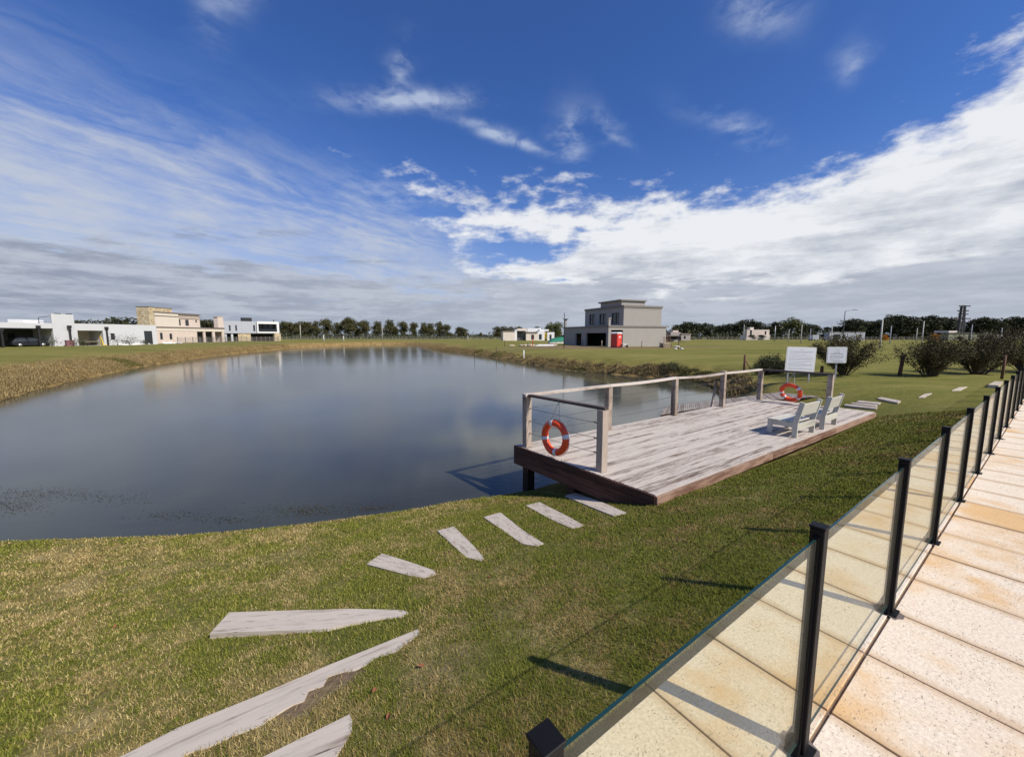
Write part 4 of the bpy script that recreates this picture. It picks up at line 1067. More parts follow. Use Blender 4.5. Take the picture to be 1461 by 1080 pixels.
c5 = [(128, 225), (165, 222), (205, 206), (240, 205), (290, 215), (345, 214), (388, 220), (440, 232), (482, 228), (532, 219), (575, 240), (622, 195), (676, 185), (722, 200), (775, 238), (822, 236), (872, 205), (925, 196), (990, 172), (1050, 215), (1100, 214), (1162, 226), (1250, 243)]
for i, (cx, cy) in enumerate(c5):
    kd = 'green' if cy in (172,) else ('dark' if i % 3 else 'round')
    if cy in (185, 196): kd = 'green' if cy == 196 else 'round'
    lb = 'tall light green tree, brightest and highest in the middle of the right row' if cy == 172 else f'dark tree, {ORD[i+1]} to the right of the taupe house in the far row'
    tree(940+cx/5.218, 420+cy/5.214, 205+rng.uniform(-15, 15), kd, lb, 'dark trees beyond the field', 1.0)
c6 = [(82, 236), (160, 190), (222, 180), (300, 206), (368, 198), (424, 190), (500, 155), (552, 161), (620, 166), (682, 175), (770, 159), (868, 175), (932, 170), (1100, 190), (1162, 170), (1222, 180), (1280, 206), (1350, 186), (1412, 166), (1452, 170)]
for i, (cx, cy) in enumerate(c6):
    lb = f'dark round topped tree, {ORD[i+1]} rightward from the street lamp in the far row'
    tree(1180+cx/5.2, 420+cy/5.2, 178+rng.uniform(-10, 10), 'dark' if i % 4 else 'round', lb, 'dark trees on the right skyline', 1.1)
for u, v, Y, ws, lb in [(115, 457.2, 170, 1.2, 'small dark treetop right of the white house\'s chimney block'), (174, 452.5, 150, 1.7, 'broad dark tree behind the white house roof'), (206, 459, 160, 1.5, 'dark treetop between white house and stone tower'), (300, 456, 170, 1.5, 'round dark tree between the pinkish house and its chimney'),
                        ]: tree(u, v, Y, 'low', lb, 'trees behind the left houses', ws)
tree(1264, 477.5, 120, 'orange', 'small orange autumn tree beside the pale concrete pole', 'autumn trees', 1.0)
tree(1334, 475.8, 80, 'orange', 'larger orange autumn tree behind the vase shaped bush', 'autumn trees', 1.0)
# continuous far hedge and undergrowth below the rows
hp = []
for u in np.arange(400, 1461, .8):
    if rng.random() < (.95 if u < 640 else (.35 if u < 940 else .95)):
        Y = 215+rng.uniform(-10, 10) if u < 940 else 186+rng.uniform(-8, 14); p = atdist(u, 479, Y)
        for _ in range(9): hp.append((p.x+rng.gauss(0, .5), p.y+rng.gauss(0, .8), abs(rng.gauss(0, 1.3 if u < 940 else 2.3))))
for Y0_, u0_, u1_, hh in ((420, -100, 1600, 3.6), (330, 640, 960, 2.5)):
    for u in np.arange(u0_, u1_, .7):
        p = atdist(u, 479, Y0_+rng.uniform(-20, 20)); hgt_ = hh*(.5+.8*float(vnoise(np.array([u*.05]), np.array([1.0]), 6)[0]))
        for _ in range(7): hp.append((p.x+rng.gauss(0, 1), p.y, rng.uniform(0, hgt_)))
V, K = leafcards(np.array(hp), .62, 99)
tag(link('far_hedgerow', np_mesh('far_hedgerow', V, 4, K, M_LEAFD)), 'low dark undergrowth and distant woods along the horizon', 'hedgerow', kind='stuff')

# ------------------------------------------------------------------ houses
class House:
    """facade line through two points; parts are given by where they show on the facade"""
    def __init__(s, name, label, A, B, cat='house'):
        s.A = Vector((*A, 0)); s.ang = math.atan2(B[1]-A[1], B[0]-A[0]); s.z0 = -0.12
        s.t = thing(name, label, cat, (A[0], A[1], s.z0), s.ang)
        s.ex = Vector((math.cos(s.ang), math.sin(s.ang), 0)); s.ey = Vector((-s.ex.y, s.ex.x, 0))
    def q(s, u, v, dep=0.0):
        d = ray(u, v); o = Vector((0, 0, CAM_H)); k = ((s.A+s.ey*dep-o).dot(s.ey))/d.dot(s.ey); p = o+d*k
        return (p-s.A).dot(s.ex), p.z-s.z0
    def box(s, name, u0, v0, u1, v1, d0, d1, mat, parent=None, ref=0.0, ground=False, bevel=0):
        x0, z1 = s.q(u0, v0, ref); x1, _ = s.q(u1, v0, ref); _, z0 = s.q(u0, v1, ref)
        if ground: z0 = -.1
        return MB().box(min(x0, x1), max(x0, x1), d0, d1, min(z0, z1), max(z0, z1)).build(name, mat, parent or s.t, bevel)
    def lbox(s, name, x0, x1, d0, d1, z0, z1, mat, parent=None):
        return MB().box(x0, x1, d0, d1, z0, z1).build(name, mat, parent or s.t)
    def window(s, u0, v0, u1, v1, ref=0.0, mull=1, name='window'):
        x0, z1 = s.q(u0, v0, ref); x1, _ = s.q(u1, v0, ref); _, z0 = s.q(u0, v1, ref)
        return s.lwin(x0, x1, z0, z1, ref, mull, name)
    def lwin(s, x0, x1, z0, z1, ref=0.0, mull=1, name='window', out=-.03):
        m = MB(); e = .07; y0, y1 = ref+out, ref-.004
        m.box(x0, x1, y0, y1, z1-e, z1).box(x0, x1, y0, y1, z0, z0+e).box(x0, x0+e, y0, y1, z0+e, z1-e).box(x1-e, x1, y0, y1, z0+e, z1-e)
        for k in range(1, mull+1):
            xm = x0+(x1-x0)*k/(mull+1); m.box(xm-.03, xm+.03, y0, y1, z0+e, z1-e)
        w_ = m.build(name, M_FRAME, s.t); MB().box(x0+e, x1-e, y1-.012, y1, z0+e, z1-e).build('pane', M_PANE, w_); return w_
    def wall_holes(s, name, x0, x1, z0, z1, d0, th, holes, mat):
        """front wall slab with rectangular openings"""
        xs = sorted({x0, x1, *[h[0] for h in holes], *[h[1] for h in holes]}); m = MB()
        for a, b in zip(xs, xs[1:]):
            c = (a+b)/2; zz = [z0]
            for h in sorted([h for h in holes if h[0] <= c <= h[1]], key=lambda h: h[2]): zz += [h[2], h[3]]
            zz.append(z1)
            for k in range(0, len(zz), 2):
                if zz[k+1]-zz[k] > .01: m.box(a, b, d0, d0+th, zz[k], zz[k+1])
        return m.build(name, mat, s.t)

# white house, far left
A = House('white_house', 'low white flat roofed house with carport and square chimney block, far left', (-79.7, 60), (-73.7, 80))
X = lambda u, v=480: A.q(u, v)[0]; Z = lambda u, v: A.q(u, v)[1]
xl = X(0)-9; xr = X(224)
ztop = Z(110, 461.6)
cp1 = X(78); py0, py1 = X(111.3), X(147.5); cb0, cb1 = X(76.3), X(108)
zc0 = Z(40, 468.2)
wx0, wx1 = X(158), X(164); tx0, tx1 = X(206), X(217.6)
A.wall_holes('wall', cp1, xr, -.1, ztop, 0, .25, [(py0, py1, 0.05, Z(130, 471.7)), (wx0, wx1, Z(160, 485), Z(160, 475.6)), (tx0, tx1, .08, Z(212, 472.3))], M_WHITE)
A.lbox('roof_fascia', xl, cp1-.003, 0, .3, zc0, Z(20, 460.2), M_WHITE)
A.lbox('fascia_trim', xl, cp1-.003, -.03, .33, zc0-.16, zc0-.003, M_FRAME)
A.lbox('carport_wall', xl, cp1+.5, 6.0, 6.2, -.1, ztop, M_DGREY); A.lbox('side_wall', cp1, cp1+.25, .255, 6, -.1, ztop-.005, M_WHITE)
A.lbox('roof', xl, xr, .3, 10, ztop-.5, ztop-.25, M_WHITE); A.lbox('rear_wall', cp1, xr, 9.8, 10, -.1, ztop-.5, M_WHITE); A.lbox('end_wall', xr-.25, xr, .255, 9.8, -.1, ztop, M_WHITE)
A.lbox('patio_wall', py0-.5, py1+.5, 4, 4.15, -.1, ztop-.5, M_CREAM)
A.lbox('patio_side_wall', py0-.2, py0-.01, .255, 4, -.1, ztop-.5, M_WHITE); A.lbox('patio_side_wall', py1+.01, py1+.2, .255, 4, -.1, ztop-.5, M_WHITE)
A.lbox('chimney_block', cb0, cb1, -.06, .5, -.1, Z(90, 448.4), M_WHITE); 
for k in range(2): A.lbox('flue_cap', cb0+.6+k*1.4, cb0+1.3+k*1.4, .1, .4, Z(90, 448.4), Z(90, 448.4)+.14, M_FRAME)
A.box('roof_parapet', 10.5, 455.3, 33, 461, 2, 4, M_WHITE, ref=2.0); A.box('roof_parapet', 33, 456.2, 62, 461, 2.3, 4.2, M_WHITE2, ref=2.3)
m = MB(); xa = X(66); m.tube([(xa, 1.5, ztop-.2), (xa, 1.5, ztop+.9), (xa+1.6, 1.5, ztop+1.2)], .05, 6); m.build('roof_antenna', M_FRAME, A.t)
A.lwin(wx0, wx1, Z(160, 485), Z(160, 475.6), .1, 1); A.lwin(tx0, tx1, .1, Z(212, 472.3), .12, 2, 'glass_door')
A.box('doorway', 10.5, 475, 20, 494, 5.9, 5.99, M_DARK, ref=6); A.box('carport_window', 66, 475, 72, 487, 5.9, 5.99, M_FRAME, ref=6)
for uu, vt in ((2, 468.6), (55.5, 464.5), (98, 464.5), (152.5, 466.5)):
    x = X(uu); zt = Z(uu, vt); yy = -.12 if uu != 98 else -.5
    dp = MB().box(x-.11, x+.11, yy-.1, yy+.1, -.1, zt-.45).build('downpipe', M_FRAME, A.t)
    MB().box(x-.24, x+.24, yy-.16, yy+.16, zt-.445, zt).build('rain_head', M_FRAME, dp)
def along(H_, u, v, dep=0.0):
    x, z = H_.q(u, v, dep); p = H_.A+H_.ex*x+H_.ey*dep; return p.x, p.y
# items in front of the white house
def small(name, label, cat, xy, build, rz=0.0, group=None):
    t_ = thing(name, label, cat, (xy[0], xy[1], gz(*xy)), rz, group); build(t_); return t_
def planter(t_):
    MB().box(-.5, .5, -.25, .25, 0, .9).build('box', plain('plum_timber', (.22, .10, .11)), t_); MB().box(-.55, .55, -.3, .3, .9, 1.0).build('rim', plain('plum_timber', (.22, .10, .11)), t_)
small('planter_box', 'plum coloured planter box below the white house\'s chimney block', 'planter', along(A, 99, 485, -1.2), planter, A.ang)
def ytoy(t_):
    MB().bar((-.9, 0, 0), (0, 0, 2.0), .5, .12).build('slide', M_YEL, t_); MB().box(.02, .1, -.3, .3, 0, 2.0).build('ladder', M_YEL, t_)
small('garden_slide', 'yellow garden slide under the white house\'s patio roof', 'slide', along(A, 146, 485, .9), ytoy, A.ang+R(80))
def table(t_):
    MB().box(-1.3, 1.3, -.5, .5, .7, .76).build('table_top', M_TIMB, t_)
    for sx in (-1.15, 1.15):
        for sy in (-.4, .4): MB().box(sx-.04, sx+.04, sy-.04, sy+.04, 0, .7).build('leg', M_FRAME, t_)
small('patio_table', 'long patio table in the shade of the white house', 'table', along(A, 132, 485, 2.0), table, A.ang)
def sacks(n, sx, sy, seed, mat=M_CARD):
    def f(t_):
        r2 = random.Random(seed)
        for i in range(n):
            m = MB(); m.lathe([(0, .0), (.42, .02), (.5, .14), (.42, .28), (.2, .34), (0, .35)], 10)
            o = m.build('sack', mat, t_); o.location = (r2.uniform(-sx, sx), r2.uniform(-sy, sy), r2.choice([0, 0, .28, .5]) if i > n*.6 else 0); o.scale = (r2.uniform(.8, 1.5), r2.uniform(.6, .9), r2.uniform(.7, 1.2)); o.rotation_euler = (0, 0, r2.uniform(0, 3))
    return f
small('sack_pile', 'heap of white building sacks at the white house\'s right corner', 'sacks', along(A, 229, 487, 1.0), sacks(12, .8, 4.0, 1), A.ang+R(90))
small('sack_pile', 'low heap of white sacks on the grass before the white house\'s glass door', 'sacks', along(A, 190, 487, -3), sacks(6, .8, 1.8, 2), A.ang+R(90))
for i, (u, dep, h) in enumerate([(108, -2, 1.1), (119, -2.5, .9), (167, -1.5, 1.6), (180, -2, 1.1), (190, -1, 1.6), (73, -3.0, 1.3), (206, -3, .9)]):
    x, y = along(A, u, 485, dep); r2 = np.random.RandomState(300+i); pos = r2.normal(0, 1, (150, 3))*np.array([.35, .35, .3])*h+np.array([0, 0, h*.62])
    t_ = thing('garden_shrub', f'small garden plant, {ORD[[5-4, 2, 4, 5, 6, 7, 3][0] if False else i+1]} planted along the white house' if False else ['leafy sapling just right of the plum planter', 'low sapling before the white house\'s patio opening', 'thin sapling under the white house\'s small window', 'low plant right of the small window', 'tall sapling left of the glass door', 'bushy plant at the dark car\'s nose', 'low plant before the glass door'][i], 'plant', (x, y, gz(x, y)), group='young plants along the white house')
    V, K = leafcards(pos, .10, 301+i); link('foliage', np_mesh('foliage', V, 4, K, M_BUSHG), t_); MB().tube([(0, 0, 0), (.03, 0, h*.6)], .025, 5).build('stem', M_BARK, t_)
# parked car
cxy = along(A, 41, 490, 2.4)
car = thing('parked_car', 'dark blue grey hatchback parked under the white house\'s carport', 'car', (cxy[0], cxy[1], gz(*cxy)), A.ang)
def car_build(t_):
    L_, W_ = 4.3, 1.75
    side = [(-2.12, .35), (-2.15, .75), (-2.05, .98), (-1.75, 1.38), (-1.2, 1.5), (.1, 1.5), (.55, 1.38), (1.15, 1.02), (1.85, .88), (2.12, .70), (2.15, .38), (1.75, .22), (-1.75, .22)]
    Mr = Matrix.Rotation(R(90), 4, 'X'); n = len(side); m = MB(); rings = []
    for yy, k, zk in ((-.875, .97, .0), (-.80, 1.0, 0), (.80, 1.0, 0), (.875, .97, 0)):
        for x, z in side:
            tuck = max(0, (z-1.0))*.28; yv = yy*(1-tuck); rings.append((x*k, yv, z))
    fs = [tuple(range(n)), tuple(reversed(range(3*n, 4*n)))]
    for r_ in range(3):
        for i in range(n): fs.append((r_*n+i, (r_+1)*n+i, (r_+1)*n+(i+1) % n, r_*n+(i+1) % n))
    m.add(rings, fs); m.build('body', M_CAR, t_)
    def tk(z): return .875*(1-max(0, z-1.0)*.28)
    for sgn in (-1, 1):
        for xs in ([(-1.72, 1.03), (-1.50, 1.36), (-1.15, 1.42), (-.62, 1.43), (-.62, 1.03)], [(-.55, 1.03), (-.55, 1.43), (.1, 1.42), (.48, 1.32), (.95, 1.03)]):
            vs_ = [(x, sgn*(tk(z)+.012), z) for x, z in xs]; 
            MB().add(vs_, [tuple(range(len(vs_)))]).build('side_window', M_PANE, t_)
        MB().box(1.95, 2.14, sgn*.62-.16, sgn*.62+.16, .64, .80).build('headlight', M_LAMP, t_)
        for x in (-1.3, 1.32):
            M_ = Matrix.Translation((x, sgn*.80, .31)) @ Matrix.Rotation(R(90), 4, 'X')
            w_ = MB().lathe([(.20, -.105), (.30, -.10), (.32, -.05), (.32, .05), (.30, .10), (.20, .105)], 20, M_).build('wheel', M_TYRE, t_)
            MB().lathe([(.0, sgn*-.108), (.21, sgn*-.108), (.21, .0)], 14, M_).build('rim', M_RIM, w_)
    MB().add([(.56, -.62, 1.385), (1.13, -.74, 1.045), (1.13, .74, 1.045), (.56, .62, 1.385)], [(0, 1, 2, 3)]).build('windscreen', M_PANE, t_)
car_build(car)

# pinkish house with stone tower
B = House('pink_house', 'unfinished cream and pink two storey house with honey stone tower', (-82.9, 90), (-82.8, 111))
X = lambda u, d=0: B.q(u, 480, d)[0]; Z = lambda u, v, d=0: B.q(u, v, d)[1]
x0, xm, x1, x2 = X(224), X(257.6), X(289), X(320.4)
zm = Z(230, 466); zt = Z(230, 446.3)
gh = [(X(228.5), X(232.5), .9, Z(229, 474.8)), (X(242), X(246), .9, Z(243, 476))]
B.wall_holes('lower_wall', x0, X(281), -.1, zm-.25, 0, .25, gh, M_PINK)
for h in gh: B.lwin(*h, .12, 0)
dg = [(X(281.5), X(291), .05, Z(285, 473.3)), (X(293.5), X(304), .05, Z(298, 473.3)), (X(307), X(317.5), .05, Z(312, 473.6))]
B.wall_holes('porch_arcade', X(281)+.003, x2, -.1, zm-.25, 0, .3, dg, M_PINK)
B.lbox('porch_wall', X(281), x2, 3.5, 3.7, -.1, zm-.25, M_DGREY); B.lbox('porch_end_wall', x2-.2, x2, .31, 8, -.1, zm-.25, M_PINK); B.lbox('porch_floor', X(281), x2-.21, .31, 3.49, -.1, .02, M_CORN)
B.lbox('cornice', x0-.1, x2+.15, -.18, 2.9, zm-.24, zm, M_CORN); B.lbox('parapet_band', x0, x2, -.06, .0, Z(230, 472), zm-.245, M_CREAM)
uh = [(X(259.6), X(262), Z(260, 464.5), Z(260, 456)), (X(268.5), X(273.5), Z(270, 465), Z(270, 456.3)), (X(282.8), X(285), Z(283, 460.3), Z(283, 456.8))]
B.wall_holes('upper_wall', xm+.003, x1, zm, zt, .4, .25, uh, M_PINK); B.lbox('upper_wall', x0, xm, .1, .4, zm, zt+.05, M_CREAM)
for h in uh: B.lwin(*h, .5, 0)
B.lbox('upper_side_wall', x1-.25, x1, .655, 8, zm, zt, M_PINK); B.lbox('upper_side_wall', x0, x0+.25, .405, 2.9, zm, zt, M_CREAM)
B.lbox('lower_side_wall', x0, x0+.25, .26, 2.9, -.1, zm-.25, M_CREAM)
B.lbox('roof_edge', x0-.12, x1+.15, -.05, .65, zt+.055, zt+.24, M_CORN); B.lbox('string_course', x0-.05, x1+.05, .0, .09, Z(230, 451), Z(230, 450.2), M_CORN)
xt0, xt1 = B.q(213, 450, .1)[0], B.q(248, 440, .1)[0]; ztw = B.q(213, 438, .1)[1]
MB().box(xt0, x0-.13, .1, 3, -.1, ztw).box(x0-.125, xt1, .66, 3, zt+.25, ztw).build('stone_tower', M_STONE, B.t)
MB().box(xt0-.08, x0-.13, .02, 3.1, ztw+.003, ztw+.12).box(x0-.125, xt1+.1, .58, 3.1, ztw+.003, ztw+.12).build('tower_cap', M_CORN, B.t)
ck = B.box('chimney', 310.3, 452, 318, 467.5, .8, 2.0, M_PINK, ref=.8); B.box('chimney_cap', 309.8, 451.4, 318.5, 452, .7, 2.1, M_CREAM, ref=.7)
# mesh fence of the building site
C = House('grey_house', 'modern two storey grey house with white framed balcony', (-91.8, 123), (-81, 134))
X = lambda u, d=0: C.q(u, 480, d)[0]; Z = lambda u, v, d=0: C.q(u, v, d)[1]
xa, xb, xc = X(320), X(367), X(398.3); zl = Z(340, 475.6); zt = Z(340, 458.3)
ws = [(X(327.5), X(330), Z(328, 472.2), Z(328, 464)), (X(336.6), X(339), Z(337, 472.2), Z(337, 464)), (X(362.2), X(364.8), Z(363, 472.7), Z(363, 464))]
C.wall_holes('upper_wall', xa, xb, zl, zt, 0, .3, ws, M_BGREY)
for h in ws: C.lwin(*h, .15, 0)
C.lbox('upper_side_wall', xa, xa+.3, .31, 9, zl, zt, M_BGREY); C.lbox('roof', xa, xb, .31, 9, zt-.5, zt-.2, M_BGREY)
C.wall_holes('balcony_frame', xb+.003, xc, zl+.1, zt+.05, -.6, .4, [(X(369), X(395.3), zl+.55, zt-.75)], M_WHITE2)
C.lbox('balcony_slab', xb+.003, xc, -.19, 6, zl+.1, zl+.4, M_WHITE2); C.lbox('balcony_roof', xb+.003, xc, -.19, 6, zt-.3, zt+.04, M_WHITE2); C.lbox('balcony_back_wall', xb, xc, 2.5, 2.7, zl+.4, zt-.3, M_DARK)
for k in range(3): xx = X(371+k*8); C.lwin(xx, xx+1.4, zl+.45, zt-.9, 2.49, 0, 'balcony_door')
C.lbox('balcony_rail', X(369), X(395), -.5, -.46, zl+.55, zl+1.4, M_PANE)
C.lbox('column', xc-.5, xc-.2, -.15, .2, zl+.4, zt-.3, M_WHITE2)
C.lbox('stone_wall', X(340), X(358), .2, .6, -.1, zl-.005, M_STONE); C.lbox('stone_pier', X(391), X(400), -.55, 1.5, -.1, zl+.08, M_STONE)
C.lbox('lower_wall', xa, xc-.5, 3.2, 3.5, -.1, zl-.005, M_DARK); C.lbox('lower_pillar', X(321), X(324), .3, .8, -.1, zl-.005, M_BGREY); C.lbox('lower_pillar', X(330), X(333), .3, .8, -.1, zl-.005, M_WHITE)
C.box('roof_tank_screen', 345, 453.2, 359, 458.3, 3, 5, M_FRAME, ref=3); m = MB(); xx = X(393.3); m.tube([(xx, 1, zt), (xx, 1, zt+.75)], .16, 8); m.build('flue', M_FRAME, C.t)

# taupe house on the right
Dh = House('taupe_house', 'two storey taupe house with dark porch openings and stepped parapets', (15.4, 62), (26.8, 66.5))
X = lambda u, d=0: Dh.q(u, 470, d)[0]; Z = lambda u, v, d=0: Dh.q(u, v, d)[1]
zL = Z(868, 464.6); zU = Z(889, 435.4); xe = X(950.4); WL = 15.6
xs_ = X(889.3); xu = X(943)
def side_q(u, v):   # on the plane of the left face (local x = 0)
    d = ray(u, v); o = Vector((0, 0, CAM_H)); k = ((Dh.A-o).dot(Dh.ex))/d.dot(Dh.ex); p = o+d*k; return (p-Dh.A).dot(Dh.ey), p.z-Dh.z0
WL = side_q(805.3, 470)[0]
xo1 = X(889)
Dh.wall_holes('right_wall', 0, xe, -.1, zL, 0, .3, [(X(872), xo1, -.1+.15, Z(880, 471))], M_TAUPE)
def lwall(name, y0, y1, z0, z1, x0, th, holes, mat, par=None):
    ys = sorted({y0, y1, *[h[0] for h in holes], *[h[1] for h in holes]}); m = MB()
    for a, b in zip(ys, ys[1:]):
        c = (a+b)/2; zz = [z0]
        for h in sorted([h for h in holes if h[0] <= c <= h[1]], key=lambda h: h[2]): zz += [h[2], h[3]]
        zz.append(z1)
        for k in range(0, len(zz), 2):
            if zz[k+1]-zz[k] > .01: m.box(x0, x0+th, a, b, zz[k], zz[k+1])
    return m.build(name, mat, par or Dh.t)
o1 = (side_q(864.8, 480)[0], side_q(836, 480)[0]); o2 = (side_q(829.5, 480)[0], side_q(821, 480)[0])
lwall('porch_wall', .305, WL, -.1, zL, 0.0, .3, [(max(o1[0], .5), o1[1], .1, zL-1.15), (o2[0], o2[1], .1, zL-1.2)], M_TAUPE)
Dh.lbox('rear_wall', 0, xe, WL-.3+.305, WL+.005+.3, -.1, zL, M_TAUPE); Dh.lbox('far_side_wall', xe-.3, xe, .305, WL, -.1, zL, M_TAUPE)
Dh.lbox('roof_slab', .3, xe-.3, .305, WL, zL-.55, zL-.3, M_TAUPE)
Dh.lbox('lower_cornice', -.12, xe+.12, -.12, -.003, zL-.22, zL+.03, M_TRIM); lwall('lower_cornice', -.12, WL+.3, zL-.22, zL+.03, -.12, .117, [], M_TRIM)
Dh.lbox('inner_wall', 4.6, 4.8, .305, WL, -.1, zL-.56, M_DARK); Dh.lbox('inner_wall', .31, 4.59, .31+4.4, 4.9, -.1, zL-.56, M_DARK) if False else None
Dh.lbox('porch_floor', .31, 4.59, .31, WL, -.1, .03, M_TRIM)
yU = 1.6
yF = Dh.q(889, 450)[0]
# upper storey: its right wall lies in the same plane, set back from the porch
def up_side(u, v):
    d = ray(u, v); o = Vector((0, 0, CAM_H)); k = ((Dh.A+Dh.ex*xs_-o).dot(Dh.ex))/d.dot(Dh.ex); p = o+d*k; return (p-Dh.A).dot(Dh.ey), p.z-Dh.z0
YU = up_side(836, 450)[0]
hs = []
for (a, b, t_, bt) in ((841, 849, 448.3, 463.6), (855.3, 864.8, 447.4, 463.2), (873, 884, 446, 462)):
    ya, zt_ = up_side(b, t_); yb, _ = up_side(a, t_); _, zb_ = up_side(b, bt); hs.append((ya, yb, max(zb_, zL+.1), zt_))
lwall('upper_front_wall', .305, YU, zL-.25, zU, xs_, .3, hs, M_TAUPE)
for (ya, yb, zb_, zt_) in hs:
    m = MB(); xx = xs_+.10; e = .08
    m.box(xx, xx+.06, ya, yb, zt_-e, zt_).box(xx, xx+.06, ya, yb, zb_, zb_+e).box(xx, xx+.06, ya, ya+e, zb_+e, zt_-e).box(xx, xx+.06, yb-e, yb, zb_+e, zt_-e).box(xx, xx+.06, (ya+yb)/2-.04, (ya+yb)/2+.04, zb_+e, zt_-e)
    w_ = m.build('window', M_FRAME, Dh.t); MB().box(xx+.062, xx+.08, ya+e, yb-e, zb_+e, zt_-e).build('pane', M_PANE, w_)
Dh.lbox('upper_right_wall', xs_, xu, 0.002, .303, zL+.031, zU, M_TAUPE); Dh.lbox('upper_rear_wall', xs_, xu, YU+.001, YU+.3, zL, zU, M_TAUPE); Dh.lbox('upper_end_wall', xu-.3, xu, .305, YU, zL, zU, M_TAUPE)
Dh.lbox('upper_roof', xs_+.3, xu-.3, .305, YU, zU-.5, zU-.3, M_TAUPE)
Dh.lbox('upper_cornice', xs_-.15, xu+.15, -.15, -.001, zU-.28, zU+.02, M_TRIM); lwall('upper_cornice', -.0, YU+.35, zU-.28, zU+.02, xs_-.15, .148, [], M_TRIM)
Dh.lbox('upper_band', xs_+.05, xu-.2, -.03, .0015, zU-.55, zU-.29, M_TAUPE)
tz = Z(889, 428.8); Dh.lbox('roof_tank_room', xs_-.02, X(922.5), .6, 6.5, zU+.025, tz, M_TAUPE); Dh.lbox('tank_room_slab', xs_-.35, X(923.5), .35, 6.8, tz+.003, tz+.22, M_TRIM)
Dh.lbox('terrace_pier', .02, X(872.6)-.2, .02, .6, zL+.035, Z(868, 454.5), M_TAUPE); Dh.lbox('pier_cap', -.06, X(872.8)-.1, -.06, .7, Z(868, 454.5)+.003, Z(868, 454.5)+.12, M_TAUPE)
for (yy, xx, hh, lb) in ((WL+.1, .3, 1.5, 0), (2.5, xe-1.2, 1.6, 1)):
    w_ = .18 if lb == 0 else .35
    p_ = MB().box(xx-w_, xx+w_, yy-w_, yy+w_, zL-.2, zL+hh).build('roof_flue', M_TAUPE, Dh.t); MB().box(xx-w_*2.1, xx+w_*2.1, yy-w_*2.1, yy+w_*2.1, zL+hh+.003, zL+hh+.14).build('flue_cap', M_FRAME, p_)
MB().box(.02, .30, .02, .28, .0, 1.2).build('wall_base', M_FRAME, Dh.t) if False else None

# portable toilet
def toilet(t_):
    MB().box(-.6, .6, -.6, .6, .1, 2.1).build('cabin', M_RED, t_, .03); MB().box(-.64, .64, -.64, .64, 0, .1).build('skid', M_FRAME, t_)
    d_ = MB().box(-.46, .46, -.63, -.605, .2, 1.95).build('door', plain('red_door', (.70, .07, .05), .45), t_); MB().box(.3, .38, -.66, -.632, 1.0, 1.2).build('handle', M_FRAME, d_)
    MB().box(-.2, .2, -.645, -.632, 1.5, 1.72).build('notice', M_BAND, d_)
    m = MB(); m.prism([(-.66, 2.1), (.66, 2.1), (.6, 2.22), (.3, 2.34), (-.3, 2.34), (-.6, 2.22)], -.66, .66, Matrix.Rotation(R(90), 4, 'X')); m.build('roof', M_WHITE2, t_)
p = atdist(879.5, 480, 59.3); small('portable_toilet', 'red portable toilet with white roof at the taupe house', 'toilet', (p.x, p.y), toilet, R(38))
def wheelbarrow(t_):
    MB().add([(-.4, -.3, .6), (.4, -.3, .6), (.4, .3, .6), (-.4, .3, .6), (-.25, -.2, .3), (.25, -.2, .3), (.25, .2, .3), (-.25, .2, .3)], [(0, 1, 5, 4), (1, 2, 6, 5), (2, 3, 7, 6), (3, 0, 4, 7), (4, 5, 6, 7)]).build('tray', M_CARD, t_)
    MB().tube([(-.9, .25, .6), (.5, .1, .2)], .03, 6).tube([(-.9, -.25, .6), (.5, -.1, .2)], .03, 6).build('handles', M_FRAME, t_)
    MB().lathe([(.0, -.05), (.2, -.05), (.2, .05), (0, .05)], 12, Matrix.Translation((.6, 0, .2)) @ Matrix.Rotation(R(90), 4, 'X')).build('wheel', M_TYRE, t_)
p = atdist(890.5, 480, 59.0); small('wheelbarrow', 'white wheelbarrow leaning right of the red toilet', 'wheelbarrow', (p.x, p.y), wheelbarrow, .4)

# skip with green tarpaulin, building materials
def tarp(t_):
    m = MB(); n_, k_ = 14, 8; vs_ = []
    for i in range(n_+1):
        for j in range(k_+1):
            x = -1.6+3.2*i/n_; y = -.9+1.8*j/k_; e = max(abs(x)/1.6, abs(y)/.9); z = 1.5*(1-e**4*.75)*(.55+.45*(i/n_))+.08*math.sin(i*1.9)*math.cos(j*2.1); vs_.append((x, y, max(z, .25)))
    fs = [(i*(k_+1)+j, (i+1)*(k_+1)+j, (i+1)*(k_+1)+j+1, i*(k_+1)+j+1) for i in range(n_) for j in range(k_)]
    m.add(vs_, fs, True).build('tarpaulin', M_GREENT, t_); MB().box(-1.55, 1.55, -.85, .85, 0, .28).build('load', M_CARD, t_)
p = atdist(795, 480, 92); small('covered_pile', 'building pile under a green tarpaulin left of the taupe house', 'tarpaulin', (p.x, p.y), tarp, .1).scale = (1.3, 1.3, 1.15)
def panels(n, L_, mat, seed):
    def f(t_):
        r2 = random.Random(seed)
        for i in range(n):
            MB().box(-L_/2, L_/2, -.3, .3, 0, .09).build('board', mat, t_, loc=(r2.uniform(-.3, .3), r2.uniform(-.2, .2), i*.095), rot=(0, 0, r2.uniform(-.08, .08)))
    return f
p = atdist(778, 480, 66); small('board_stack', 'stack of pale building boards left of the taupe house', 'boards', (p.x, p.y), panels(3, 3.2, M_CARD, 4), .15)
p = atdist(789, 480, 68); small('board_stack', 'small higher stack of pale boards before the green tarpaulin', 'boards', (p.x, p.y), panels(5, 1.2, M_TIMB, 5), .5)
p = atdist(745, 480, 66); small('sack_pile', 'scattered white sacks on bare soil left of the stacked boards', 'sacks', (p.x, p.y), sacks(7, 2.2, .5, 6, M_TIMB))
